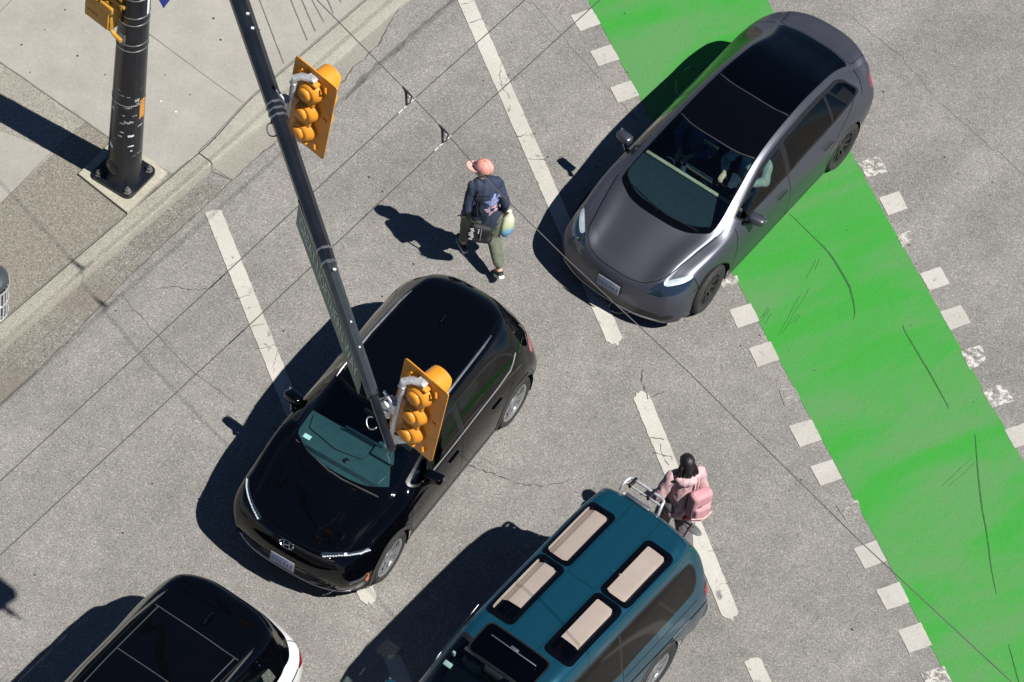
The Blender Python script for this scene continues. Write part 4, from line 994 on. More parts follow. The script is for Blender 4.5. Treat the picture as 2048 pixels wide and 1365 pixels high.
def make_sedan():
    car = thing('gray_sedan', 'satin dark grey electric sedan with a black glass roof, crossing the green lane', 'car', (2.0595, 35.8635, 0), -2.0583)
    s = Shell(TS); P = M['p_gray']; AX = (1.4375, -1.4375)
    for x in AX: s.split(arch(x, .345, .372))
    arcs = [s.split(arch(x, .345, .385)) for x in AX]
    seams = s.line(box_uv(7.992, 8.012, 0, 1.74, .6, .32, .003)); seams += s.line(box_uv(8.99, 9.012, 0, 1.74, .6, .32, .003))
    ws_t = s.split(box_uv(5.86, 8.0, 0, 1.80, .48, .34, .05)); 
    hold = s.F; s.F = ws_t; fr = s.split(box_uv(6.10, 7.97, 0, 1.755, .48, .34, .06)); frit = s.F; s.F = hold
    rf = s.split(box_uv(8.03, 8.97, 0, 1.77, .8, .31, .03)); rg = s.split(box_uv(9.03, 11.45, 0, 1.77, .66, .3, .09))
    roof_rim = s.split(box_uv(5.9, 11.52, 0, 1.81, .62, .31, .10))
    # side windows
    dlo = [(.95, .960), (.60, 1.25), (.20, 1.5), (-.5, 1.6), (-1.15, 1.40), (-1.83, 1.045), (-1.5, 1.015), (-1.2, 1.005), (-.5, .985), (.2, .965)]
    tr = s.split(side_poly(dlo, 2.05, 2.99, 1, .022)); hold = s.F; s.F = tr
    s.line(side_line([(-.13, .9), (-.20, 1.4)], .035, 2)) and None
    s.F = tr
    bp = s.line(side_line([(-.15, .9), (-.22, 1.4)], .045, 2)); cp = s.line(side_line([(-1.13, .9), (-1.22, 1.4)], .022, 2))
    sg = s.split(side_poly(dlo, 2.16, 2.99, 1)); strim = s.F + bp + cp; s.F = hold
    hl = [(2.215, .455), (2.13, .475), (1.96, .60), (1.80, .725), (1.715, .785), (1.75, .815), (1.88, .815), (2.02, .745), (2.12, .635)]
    hls = s.split(lambda A: np.minimum.reduce([top_poly(hl, 4, 1)(A), (A[:, 2]-.575)*1.0]))
    tl = s.split(lambda A: np.minimum.reduce([front_poly([(.48, .97), (.60, 1.03), (.83, .975), (.86, .88), (.66, .80), (.52, .85)], 1, 99, 12.6)(A), -1.98-A[:, 0]]))
    intake = s.split(front_poly([(-.62, .23), (.62, .23), (.70, .30), (.62, .345), (-.62, .345), (-.70, .30)], 1, 2.2, -1, False))
    duct = s.split(front_poly([(.64, .265), (.80, .27), (.80, .37), (.72, .37)], 1, 2.6))
    hg = [(3.18, 0), (3.16, .6), (3.20, 1.2), (3.36, 1.66), (3.7, 1.9), (4.2, 1.98), (5.0, 2.0), (5.85, 2.0)]
    gap = s.line(uv_line(hg, .0065, .3, .32))
    hood = s.split(lambda A: np.minimum(sd_poly(A[:, 3]*.3, np.abs(A[:, 4])*.32, [(a*.3, b*.32) for a, b in [(3.18, -1)]+hg+[(5.87, -1)]]), 9+0*A[:, 0]))
    gap += s.line(side_line([(1.02, .28), (1.0, .60), (.93, .93)], .005, 2.6)); gap += s.line(side_line([(-.17, .25), (-.14, .60), (-.15, .97)], .005, 2.6))
    gap += s.line(side_line([(-1.02, .38), (-1.0, .62), (-1.22, .80), (-1.60, 1.0)], .005, 2.6)); gap += s.line(side_line([(1.02, .26), (-1.02, .26)], .005, 3))
    gap += s.line(side_line([(-1.78, .96), (-1.86, 1.03), (-1.95, 1.1)], .005, 2)); gap += s.line(uv_line([(12.05, 1.72), (13.4, 1.72)], .005, .25, .3)); gap += s.line(uv_line([(11.58, 0), (11.6, 1.5), (11.75, 1.76), (12.1, 1.76)], .005, .25, .3))
    gap += s.line(side_line([(1.80, .615), (1.62, .645)], .005, 3)); gap += s.line(top_line([(1.735, .80), (1.70, .91)], .005, 9, 2.2))
    body = s.obj(s.F, 'body', P, car); s.obj(hood, 'hood', P, car)
    [s.obj(f, 'panel_gap', M['gap'], body) for f in islands(gap)]; rfm = s.obj(frit+roof_rim, 'roof_frame', M['gloss_trim'], car); s.obj(seams, 'roof_seam', M['seamdark'], rfm); s.obj(fr, 'windscreen', M['g_wind'], car)
    s.obj(rf, 'glass_roof', M['gloss_trim'], car); s.obj(rg, 'rear_window', M['g_roof'], car)
    for sd in (1, -1):
        w = s.obj([f for f in sg if np.mean([s.V[i][0] for i in f]) > -.17], 'side_window', M['g_side'], car, 0, sd); s.obj([f for f in sg if np.mean([s.V[i][0] for i in f]) <= -.17], 'side_window', M['g_dark'], car, 0, sd)
        s.obj(strim, 'window_frame', M['trim'], car, 0, sd)
        h = s.obj(hls, 'headlight', M['g_lamp'], car, .001, sd)
        s2 = Shell.__new__(Shell); s2.V = s.V; s2.F = list(hls)
        lo = s2.split(top_poly([(2.0, .56), (1.70, .73), (1.68, .80), (1.80, .79), (1.95, .70), (2.05, .60)], 9, 1)); s2.obj(lo, 'reflector', M['lampwhite'], h, -.0025, sd); s2.obj(s2.F, 'lamp_housing', M['lampdark'], h, -.0025, sd)
        s.obj(tl, 'taillight', M['g_red'], car, 0, sd)
        for a in arcs: s.obj(a, 'arch_lip', M['trim'], body, 0, sd)
        mirror(car, (.80, sd*.84, .945), (.70, sd*.955, 1.0), (.15, .235, .14), P, sd, .15)
        for hx in (.02, -.98):
            m = MB(); m.box((hx, sd*.922, .80), (.19, .008, .022), None, .003); m.build('door_handle', M['trim'], car, .5)
    s.obj(intake, 'lower_grille', M['trim'], car)
    for sd in (1, -1): s.obj(duct, 'air_duct', M['trim'], car, 0, sd)
    for x in AX:
        for sd in (1, -1): wheel(car, x, sd*.805, .337, .225, .232, 'ten', M['rim_dark'], sd, .05 if x > 0 else 0)
    wells(car, s, AX, .375, .90, .56)
    rounded(car, 'underbody', M['under'], (0, 0, .26), (4.1, 1.22, .20), .05); rounded(car, 'underbody', M['under'], (0, 0, .26), (2.0, 1.72, .2), .04)
    numplate(car, (s.front(0, .50)+.012, 0, .50), (0, rad(-6), 0))
    m = MB(); q = [(2.08, .74), (2.14, .65), (2.228, .38), (2.255, 0)]; m.tube(catmull([(a, -b, .222) for a, b in q]+[(a, b, .222) for a, b in q[-2::-1]], 5), .011, 8); m.build('lower_lip', M['satin'], car)
    # cabin
    rounded(car, 'floor', M['interior'], (-.3, 0, .36), (2.9, 1.5, .06), .02)
    dsh = MB(); vs = []; k = 10
    for i in range(k+1):
        y = -.70+1.40*i/k; f = 1-(y/.74)**2*.35
        for (x, z) in ((.60, .70), (.60, .835), (.66, .865), (.90+.1*f, .885), (1.08+.18*f, .90), (1.08+.18*f, .70)): vs.append((x, y, z))
    dsh.add(vs, [(i*6+j, (i+1)*6+j, (i+1)*6+j+1, i*6+j+1) for i in range(k) for j in range(5)]); db = dsh.build('dashboard', M['dash'], car, .5)
    m = MB(); m.box((.585, 0, .842), (.05, 1.38, .045), None, .012); m.build('trim_strip', M['wood'], db, .5)
    rounded(car, 'touchscreen', M['lampdark'], (.52, .02, .90), (.02, .38, .22), .006, Matrix.Rotation(.2, 3, 'Y'))
    seats(car, [(-.02, (.37, -.37)), (-.92, (.37, -.37))]); steering(car, (.42, .37, .80), .17, 65)
    rounded(car, 'centre_console', M['interior'], (.10, 0, .50), (1.0, .22, .22), .05); rounded(car, 'parcel_shelf', M['interior'], (-1.85, 0, .93), (.5, 1.15, .04), .015)
    m = MB(); m.box((.34, 0, 1.29), (.04, .22, .06), None, .015); m.build('rear_view_mirror', M['trim'], car, .7)
    for a, b in (((1.22, .05, .985), (.98, -.42, 1.055)), ((1.10, .58, .955), (.98, .05, 1.075))):
        pass
    m = MB(); m.tube([(1.27, .50, .962), (1.33, .1, .985), (1.30, -.12, .985)], .009, 6); m.tube([(1.33, -.02, .982), (1.20, -.52, .968)], .009, 6); m.build('wiper', M['trim'], car, .7)
    return car

# ------------------------------------------------------------------ black crossover
KS = [
 st((2.09, .24), (2.07, .38, .24), (1.99, .62, .24), (1.90, .75, .24), (1.83, .82, .24), (1.80, .84, .23), (1.78, .845, .22)),
 st((2.165, .46), (2.135, .40, .46), (2.055, .70, .47), (1.92, .835, .48), (1.78, .885, .43), (1.76, .895, .32), (1.75, .87, .22)),
 st((2.155, .68), (2.125, .39, .69), (2.035, .69, .70), (1.88, .838, .695), (1.71, .90, .58), (1.69, .908, .38), (1.68, .88, .22)),
 st((2.085, .825), (2.05, .37, .83), (1.955, .66, .830), (1.785, .822, .81), (1.61, .905, .67), (1.58, .914, .42), (1.57, .887, .22)),
 st((1.89, .905), (1.86, .36, .90), (1.73, .64, .895), (1.58, .82, .88), (1.45, .910, .72), (1.43, .916, .44), (1.43, .888, .22)),
 st((1.56, .985), (1.53, .38, .978), (1.42, .675, .962), (1.33, .845, .930), (1.25, .912, .75), (1.24, .917, .46), (1.24, .888, .22)),
 st((1.25, 1.045), (1.20, .38, 1.04), (1.01, .70, 1.035), (.97, .862, .985), (.97, .912, .78), (.97, .917, .46), (.97, .887, .22)),
 st((.82, 1.28), (.79, .36, 1.27), (.64, .660, 1.245), (.63, .868, 1.01), (.63, .912, .79), (.63, .916, .46), (.63, .886, .22)),
 st((.43, 1.485), (.41, .33, 1.475), (.31, .605, 1.440), (.29, .868, 1.03), (.29, .912, .80), (.29, .916, .46), (.29, .886, .22)),
 st((-.30, 1.560), (-.30, .33, 1.550), (-.33, .605, 1.512), (-.35, .865, 1.05), (-.35, .911, .81), (-.35, .915, .46), (-.35, .885, .22)),
 st((-1.05, 1.550), (-1.05, .32, 1.540), (-1.06, .580, 1.498), (-1.07, .855, 1.075), (-1.07, .910, .83), (-1.07, .914, .46), (-1.07, .885, .22)),
 st((-1.60, 1.510), (-1.57, .32, 1.500), (-1.48, .535, 1.455), (-1.43, .82, 1.11), (-1.40, .905, .85), (-1.38, .912, .5), (-1.38, .885, .22)),
 st((-1.665, 1.465), (-1.635, .325, 1.455), (-1.535, .545, 1.405), (-1.47, .812, 1.106), (-1.43, .903, .85), (-1.41, .911, .5), (-1.41, .884, .22)),
 st((-1.80, 1.27), (-1.78, .36, 1.26), (-1.69, .565, 1.235), (-1.60, .765, 1.09), (-1.55, .885, .85), (-1.55, .905, .5), (-1.55, .88, .22)),
 st((-1.95, 1.02), (-1.93, .40, 1.02), (-1.83, .625, 1.00), (-1.74, .755, .96), (-1.69, .868, .80), (-1.68, .882, .5), (-1.66, .86, .24)),
 st((-2.05, .80), (-2.03, .42, .80), (-1.93, .65, .79), (-1.84, .77, .77), (-1.78, .855, .70), (-1.77, .868, .45), (-1.76, .845, .26)),
 st((-2.12, .56), (-2.10, .42, .56), (-2.0, .67, .56), (-1.91, .78, .55), (-1.84, .85, .50), (-1.82, .855, .40), (-1.81, .83, .28)),
 st((-2.10, .30), (-2.08, .40, .30), (-2.0, .62, .30), (-1.94, .72, .30), (-1.88, .78, .30), (-1.87, .79, .30), (-1.86, .79, .30)),
]
def make_crossover():
    car = thing('black_crossover', 'glossy black crossover with slim white running lights under the tip of the signal arm', 'car', (-1.196, 31.1648, 0), -1.9859)
    s = Shell(KS); P = M['p_black']; AX = (1.33, -1.33)
    for x in AX: s.split(arch(x, .35, .378))
    arcs = [s.split(arch(x, .35, .435)) for x in AX]
    ws_t = s.split(box_uv(5.90, 8.0, 0, 1.95, .42, .34, .05)); hold = s.F; s.F = ws_t; fr = s.split(box_uv(6.16, 7.95, 0, 1.86, .42, .34, .05)); frit = s.F; s.F = hold
    roofgap = s.line(box_uv(8.02, 8.06, 0, 1.9, .75, .32, .001)); roofgap += s.line(uv_line([(8.0, 1.80), (11.0, 1.80)], .006, .7, .32))
    rw = s.split(box_uv(12.05, 13.75, 0, 1.75, .28, .34, .06))
    dlo = [(.92, 1.045), (.62, 1.20), (.28, 1.36), (-.4, 1.415), (-1.0, 1.385), (-1.30, 1.22), (-1.20, 1.13), (-.5, 1.10), (.3, 1.07)]
    chr_ = s.line(side_line([(.70, 1.037), (.3, 1.048), (-.5, 1.078), (-1.16, 1.105), (-1.33, 1.20)], .010, 2.3))
    tr = s.split(side_poly(dlo, 2.05, 2.99, 1, .022)); hold = s.F; s.F = tr
    bp = s.line(side_line([(-.10, .9), (-.14, 1.5)], .045, 2)); sg = s.split(side_poly(dlo, 2.05, 2.99, 1)); strim = s.F + bp; s.F = hold
    led = [(2.066, .40), (2.00, .55), (1.90, .68), (1.80, .77), (1.70, .825), (1.675, .80), (1.78, .735), (1.88, .645), (1.97, .525), (2.03, .385)]
    leds = s.split(lambda A: np.minimum(top_poly(led, 4, 1)(A), (A[:, 2]-.765)))
    lamp = s.split(lambda A: np.minimum(side_poly([(2.02, .56), (1.80, .60), (1.80, .52), (2.0, .48)], 2.2, 5, 1)(A), 9+0*A[:, 0]))
    tl = s.split(lambda A: np.minimum.reduce([side_poly([(-1.62, .99), (-1.76, 1.04), (-1.92, .98), (-1.96, .86), (-1.82, .85), (-1.66, .90)], 1.7, 4.5, 1)(A), -1.58-A[:, 0]]))
    amb = s.split(side_poly([(1.845, .60), (1.79, .61), (1.775, .43), (1.815, .42)], 2.9, 5.5, 1))
    grille = s.split(front_poly([(-.58, .33), (.58, .33), (.66, .44), (.56, .535), (-.56, .535), (-.66, .44)], 1, 2.3, -1, False))
    chin = s.split(lambda A: np.minimum.reduce([(.265-A[:, 2]), (A[:, 0]-1.3)]))
    clad = s.split(lambda A: np.minimum.reduce([.40-A[:, 2]+0*A[:, 0], (np.abs(A[:, 4])-3.2)*.1, .96-np.abs(A[:, 0]-.0)])); clad += s.split(lambda A: np.minimum.reduce([.50-A[:, 2], -1.0-A[:, 0], (np.abs(A[:, 4])-0)*.1+.1]))
    hg = [(3.10, 0), (3.10, 1.2), (3.22, 1.7), (3.6, 1.95), (4.4, 2.05), (5.85, 2.06)]
    gap = s.line(uv_line(hg, .006, .26, .34))
    hood = s.split(lambda A: sd_poly(A[:, 3]*.26, np.abs(A[:, 4])*.34, [(a*.26, b*.34) for a, b in [(3.10, -1)]+hg+[(5.88, -1)]]))
    gap += s.line(side_line([(.98, .40), (.98, .70), (.93, 1.0)], .005, 2.6)); gap += s.line(side_line([(-.10, .40), (-.08, .70), (-.10, 1.06)], .005, 2.6)); gap += s.line(side_line([(-.90, .45), (-.96, .70), (-1.20, .95), (-1.25, 1.1)], .005, 2.6))
    gap += s.line(uv_line([(11.05, 0), (11.05, 1.5), (11.4, 1.86), (14.3, 1.9), (15, 1.9)], .006, .28, .34))
    body = s.obj(s.F, 'body', P, car); s.obj(hood, 'hood', P, car); [s.obj(f, 'panel_gap', M['gap'], body) for f in islands(gap+roofgap)]
    s.obj(frit, 'windscreen_frame', M['gloss_trim'], car); s.obj(fr, 'windscreen', M['g_wind'], car); s.obj(rw, 'rear_window', M['g_dark'], car)
    s.obj(grille, 'lower_grille', M['trim'], car, -.01); s.obj(chin, 'chin_spoiler', M['clad'], car); s.obj(clad, 'sill_cladding', M['clad'], car)
    for sd in (1, -1):
        s.obj(sg, 'side_window', M['g_side'], car, 0, sd); s.obj(strim, 'window_frame', M['trim'], car, 0, sd); s.obj(chr_, 'chrome_strip', M['beltchrome'], car, .003, sd)
        d = s.obj(leds, 'running_light', M['lampdark'], car, 0, sd)
        m = MB()
        pts = catmull([(2.052, .435, .812), (1.985, .555, .822), (1.89, .672, .832), (1.79, .762, .832), (1.705, .812, .826)], 5)
        A = np.array(s.V)[:, :3]
        for q in range(len(pts)):
            p = pts[q]; dd = np.hypot(A[:, 0]-p[0], A[:, 1]-p[1]*1.0)+(A[:, 2] < .7)*9; z = A[np.argmin(dd), 2]
            m.box((p[0], sd*p[1], z+.002), (.017, .028, .014), Matrix.Rotation(sd*.75, 3, 'Z'), .005)
        m.build('led_block', M['lampwhite'], d, .5)
        h = s.obj(lamp, 'headlight', M['lampdark'], car, -.003, sd)
        for q in range(3):
            m = MB(); m.lathe([(.022, 0), (.018, .006), (.002, .008)], 12, Matrix.Translation((1.93-.055*q, sd*(.748+.026*q), .545+.008*q)) @ Matrix.Rotation(sd*-.9, 4, 'Z') @ Matrix.Rotation(PI/2, 4, 'Y')); m.build('lamp_lens', M['lampwhite'], h, .5)
        s.obj(tl, 'taillight', M['g_red'], car, .004, sd); s.obj(amb, 'side_marker', M['g_amber'], car, .004, sd)
        for a in arcs: s.obj(a, 'arch_cladding', M['clad'], car, .006, sd)
        mirror(car, (.72, sd*.86, 1.03), (.615, sd*.935, 1.095), (.16, .25, .155), P, sd, .12)
        m = MB(); m.tube([(.33, sd*.575, 1.478), (.25, sd*.577, 1.505), (-.35, sd*.572, 1.556), (-.95, sd*.553, 1.546), (-1.16, sd*.535, 1.520)], [.006, .016, .017, .016, .006], 8); m.build('roof_rail', M['satin'], car, .8)
        for hx in (.10, -.82):
            m = MB(); m.box((hx, sd*.908, .895), (.20, .026, .024), None, .01); m.build('door_handle', P, car, .7)
    for x in AX:
        for sd in (1, -1): wheel(car, x, sd*.795, .34, .225, .245, 'twin', M['rim'], sd)
    wells(car, s, AX, .385, .90, .56)
    rounded(car, 'underbody', M['under'], (0, 0, .28), (3.8, 1.2, .16), .05); rounded(car, 'underbody', M['under'], (0, 0, .30), (1.85, 1.70, .16), .04)
    numplate(car, (s.front(0, .50)+.012, 0, .50), (0, rad(-4), 0))
    em = MB(); c = Vector((2.118, 0, .765)); Rr = Matrix.Translation(c) @ Matrix.Rotation(rad(62), 4, 'Y')
    em.tube([Rr @ Vector((.048*math.sin(a), .088*math.cos(a), .006)) for a in np.linspace(0, 2*PI, 25)], .0085, 6, cap=False)
    for q in (-1, 1): em.tube([Rr @ Vector((.040, q*.036+.012, .006)), Rr @ Vector((-.040, q*.036-.012, .006))], .0085, 6)
    em.tube([Rr @ Vector((.008, -.03, .006)), Rr @ Vector((-.008, .03, .006))], .0085, 6); em.build('emblem', M['chrome'], car, .8)
    m = MB()
    for q in range(4): s.bar(m, np.linspace(-.56, .56, 13), .365+.045*q, .006, 0)
    m.build('grille_bar', M['clad'], car, .8)
    m = MB(); q = [(1.91, .755), (2.0, .625), (2.08, .38), (2.10, 0)]; m.tube(catmull([(a, -b, .262) for a, b in q]+[(a, b, .262) for a, b in q[-2::-1]], 5), .012, 8); m.build('lower_lip', M['satin'], car, .8)
    m = MB(); m.ell((-.98, .0, 1.575), (.07, .02, .05)); m.build('roof_antenna', P, car)
    rounded(car, 'floor', M['interior'], (-.3, 0, .40), (2.6, 1.5, .06), .02)
    dsh = MB(); vs = []; k = 10
    for i in range(k+1):
        y = -.72+1.44*i/k; f = 1-(y/.76)**2*.35
        for (x, z) in ((.52, .74), (.52, .93), (.58, .965), (.80+.1*f, .975), (.98+.18*f, .97), (.98+.18*f, .74)): vs.append((x, y, z))
    dsh.add(vs, [(i*6+j, (i+1)*6+j, (i+1)*6+j+1, i*6+j+1) for i in range(k) for j in range(5)]); db = dsh.build('dashboard', M['dash_teal'], car, .5)
    m = MB(); m.box((.58, .36, .985), (.22, .44, .07), None, .03); m.build('instrument_hood', M['dash_teal'], db, .7)
    m = MB(); m.box((.56, -.02, .99), (.03, .5, .12), None, .01); m.build('display', M['lampdark'], db, .6)
    seats(car, [(-.10, (.37, -.37)), (-.95, (.37, -.37))], z=.46); steering(car, (.38, .37, .90), .18, 62)
    m = MB(); m.box((.47, 0, 1.385), (.04, .22, .06), None, .015); m.build('rear_view_mirror', M['trim'], car, .7)
    m = MB(); m.tube([(.60, -.66, .972), (.78, -.60, .982), (.86, -.2, .984), (.80, .12, .982), (.62, .16, .975)], .006, 6); m.build('dash_seam', M['dash'], db)
    m = MB(); m.box((1.02, 0, .974), (.05, 1.0, .012), None, .004); m.build('demister_vent', M['dash'], db, .5)
    m = MB(); m.ell((.92, -.02, .984), (.035, .035, .012)); m.build('sensor', M['trim'], db)
    m = MB(); m.box((.90, -.55, .982), (.06, .09, .004)); m.build('paper_slip', M['sticker_w'], db, 0)
    m = MB(); m.tube([(1.16, .56, 1.035), (1.215, .1, 1.063), (1.20, -.05, 1.066)], .010, 6); m.tube([(1.21, -.05, 1.066), (1.06, -.60, 1.058)], .010, 6); m.build('wiper', M['clad'], car, .7)
    return car

# ------------------------------------------------------------------ teal people carrier (van)
VS = [
 st((2.18, .30), (2.15, .38, .30), (2.06, .60, .30), (1.98, .70, .30), (1.92, .76, .30), (1.90, .78, .29), (1.88, .79, .28)),
 st((2.26, .55), (2.23, .38, .55), (2.13, .64, .56), (2.02, .76, .58), (1.92, .82, .55), (1.90, .83, .42), (1.88, .81, .28)),
 st((2.24, .85), (2.21, .38, .85), (2.11, .63, .86), (1.98, .77, .86), (1.86, .835, .74), (1.84, .845, .50), (1.83, .815, .28)),
 st((2.10, 1.00), (2.07, .38, 1.0), (1.98, .63, 1.0), (1.84, .775, .99), (1.70, .838, .82), (1.68, .848, .54), (1.68, .82, .28)),
 st((1.78, 1.14), (1.75, .40, 1.135), (1.62, .66, 1.125), (1.52, .79, 1.08), (1.45, .84, .86), (1.43, .85, .56), (1.43, .82, .28)),
 st((1.35, 1.50), (1.32, .38, 1.49), (1.20, .64, 1.46), (1.15, .795, 1.10), (1.12, .842, .88), (1.12, .85, .56), (1.12, .82, .28)),
 st((.98, 1.80), (.95, .36, 1.79), (.84, .615, 1.745), (.80, .795, 1.12), (.80, .842, .90), (.80, .85, .56), (.80, .82, .28)),
 st((.62, 1.935), (.60, .36, 1.925), (.54, .600, 1.88), (.50, .795, 1.14), (.50, .842, .90), (.50, .85, .56), (.50, .82, .28)),
 st((.10, 1.975), (.10, .36, 1.965), (.10, .600, 1.915), (.10, .795, 1.15), (.10, .842, .90), (.10, .85, .56), (.10, .82, .28)),
 st((-.90, 1.980), (-.90, .36, 1.970), (-.90, .600, 1.920), (-.90, .795, 1.15), (-.90, .842, .90), (-.90, .85, .56), (-.90, .82, .28)),
 st((-1.70, 1.970), (-1.70, .36, 1.960), (-1.68, .595, 1.910), (-1.66, .795, 1.15), (-1.64, .842, .90), (-1.62, .85, .56), (-1.62, .82, .30)),
 st((-2.03, 1.945), (-2.01, .36, 1.935), (-1.97, .580, 1.885), (-1.97, .790, 1.15), (-1.95, .838, .90), (-1.9, .84, .56), (-1.9, .81, .32)),
 st((-2.135, 1.80), (-2.115, .37, 1.79), (-2.075, .625, 1.75), (-2.10, .788, 1.15), (-2.08, .835, .90), (-2.07, .842, .58), (-2.0, .80, .34)),
 st((-2.25, 1.30), (-2.235, .38, 1.30), (-2.215, .685, 1.28), (-2.20, .780, 1.12), (-2.18, .828, .90), (-2.17, .835, .60), (-2.15, .81, .36)),
 st((-2.30, .90), (-2.285, .40, .90), (-2.285, .70, .89), (-2.265, .78, .86), (-2.245, .822, .80), (-2.23, .828, .6), (-2.22, .80, .38)),
 st((-2.41, .58), (-2.40, .40, .58), (-2.36, .70, .57), (-2.33, .78, .56), (-2.28, .82, .54), (-2.27, .825, .48), (-2.26, .80, .40)),
 st((-2.30, .40), (-2.28, .38, .40), (-2.24, .60, .40), (-2.20, .68, .40), (-2.17, .72, .40), (-2.16, .73, .40), (-2.15, .73, .40)),
]
def make_van():
    car = thing('teal_van', 'teal people carrier with four beige roof windows and a sunroof, cut by the bottom edge', 'van', (.799, 27.906, 0), -2.086)
    s = Shell(VS, 14, 8, .20); P = M['p_teal']; AX = (1.40, -1.40)
    for x in AX: s.split(arch(x, .37, .41))
    arcs = [s.split(arch(x, .37, .435)) for x in AX]
    def rr(x0, x1, y0, y1, r):
        def fn(A):
            px = np.abs(A[:, 0]-(x0+x1)/2)-((x1-x0)/2-r); py = np.abs(np.abs(A[:, 1])-(y0+y1)/2)-((y1-y0)/2-r)
            if y0 < 0: py = np.abs(A[:, 1]-(y0+y1)/2)-((y1-y0)/2-r)
            return np.minimum(r-(np.hypot(np.maximum(px, 0), np.maximum(py, 0))+np.minimum(np.maximum(px, py), 0)), (A[:, 2]-1.7))
        return fn
    rails = s.line(lambda A: np.minimum.reduce([.007-np.abs(np.abs(A[:, 1])-.185), (A[:, 2]-1.85), A[:, 0]+1.98, .25-A[:, 0]]))
    fr_r = s.split(rr(-1.715, -.80, .205, .585, .075)); fr_f = s.split(rr(-.79, .20, .205, .575, .075))
    hold = s.F; s.F = fr_r; gr_ = s.split(rr(-1.66, -.86, .255, .535, .05)); fr_r = s.F; s.F = fr_f; gf_ = s.split(rr(-.745, .13, .255, .525, .05)); fr_f = s.F; s.F = hold
    sr_t = s.split(rr(.265, .70, -.43, .41, .075)); hold = s.F; s.F = sr_t; sr_g = s.split(rr(.285, .68, -.41, .39, .06)); sr_f = s.F; s.F = hold
    rb = s.line(lambda A: np.minimum.reduce([.005-np.abs(A[:, 0]+.77), (A[:, 2]-1.9), .19-np.abs(A[:, 1])]))
    rb += s.line(lambda A: np.minimum.reduce([.006-np.abs(A[:, 3]-10.85)*.33, 1.95-np.abs(A[:, 4])]))
    ws_t = s.split(box_uv(4.1, 7.05, 0, 1.93, .50, .33, .07)); hold = s.F; s.F = ws_t; fr = s.split(box_uv(4.3, 6.9, 0, 1.85, .5, .33, .07)); frit = s.F; s.F = hold
    dlo = [(1.42, 1.14), (1.20, 1.36), (.82, 1.66), (.55, 1.74), (-.7, 1.76), (-1.85, 1.75), (-1.99, 1.60), (-2.00, 1.32), (-1.93, 1.20), (-.7, 1.17), (.5, 1.15)]
    tr = s.split(side_poly(dlo, 2.05, 2.99, 2, .018)); hold = s.F; s.F = tr
    pil = s.line(side_line([(.42, 1.0), (.36, 1.9)], .03, 2)); pil += s.line(side_line([(-.62, 1.0), (-.62, 1.9)], .02, 2)); sg = s.split(side_poly(dlo, 2.05, 2.99, 2)); strim = s.F + pil; s.F = hold
    rw = s.split(box_uv(11.45, 12.95, 0, 1.85, .4, .34, .08))
    tl = s.split(lambda A: np.minimum.reduce([side_poly([(-2.14, 1.13), (-2.32, 1.15), (-2.36, .90), (-2.20, .88)], 1.9, 4.6, 1)(A), -2.0-A[:, 0]]))
    tl2 = s.split(lambda A: np.minimum.reduce([side_poly([(-2.22, .68), (-2.40, .68), (-2.40, .60), (-2.22, .60)], 1.5, 4.6, 0)(A), -2.0-A[:, 0]]))
    hl = s.split(front_poly([(.36, .98), (.76, .96), (.80, .80), (.38, .78)], 1, 3.4)); gri = s.split(front_poly([(-.34, .96), (.34, .96), (.32, .80), (-.32, .80)], 1, 3.2, -1, False))
    strip_ = s.line(side_line([(2.0, .78), (.5, .83), (-1.0, .84), (-2.25, .82)], .011, 3))
    low = s.split(lambda A: np.minimum.reduce([.55-A[:, 2]+0*A[:, 0], (np.abs(A[:, 4])-2.5)*.1])) 
    gap = s.line(side_line([(1.05, .32), (1.05, .9), (1.38, 1.12)], .005, 2.6)); gap += s.line(side_line([(.34, .32), (.36, 1.15)], .005, 2.6)); gap += s.line(side_line([(-.66, .32), (-.64, 1.17)], .005, 2.6)); gap += s.line(side_line([(-.66, 1.04), (-2.0, 1.05)], .006, 2.6, 3.6))
    gap += s.line(uv_line([(11.1, 1.95), (13.5, 1.95), (14.6, 1.95)], .006, .35, .33))
    body = s.obj(s.F, 'body', P, car); s.obj(low, 'lower_body', M['p_teal_low'], car); [s.obj(f, 'panel_gap', M['gap'], body) for f in islands(gap)]; s.obj(rails+rb, 'roof_seam', M['p_teal'], body, -.006)
    s.obj(frit, 'windscreen_frame', M['trim'], car); s.obj(fr, 'windscreen', M['g_wind'], car); s.obj(rw, 'rear_window', M['g_dark'], car)
    s.obj(sr_f, 'sunroof_trim', M['trim'], car, .002); sun = s.obj(sr_g, 'sunroof', M['g_roof'], car, -.004)
    m = MB(); vs = []
    for i in range(13):
        y = -.30+.60*i/12
        vs += [(.42-.02*(1-(y/.3)**2), y, 1.952), (.40-.02*(1-(y/.3)**2), y, 1.952), (.42-.02*(1-(y/.3)**2), y, 1.966), (.40-.02*(1-(y/.3)**2), y, 1.966)]
    m.box((.425, 0, 1.985), (.014, .60, .012), None, .003); m.box((.405, .0, 1.986), (.035, .10, .012), None, .004); m.build('sunroof_rail', M['satin'], sun, .5)
    rounded(car, 'sunroof_tray', M['interior'], (.48, 0, 1.89), (.46, .88, .02), .005)
    m = MB(); m.box((.34, .0, 1.905), (.10, .62, .014), Matrix.Rotation(.05, 3, 'Z'), .005); m.build('sunroof_blind', M['lampdark'], sun, .5)
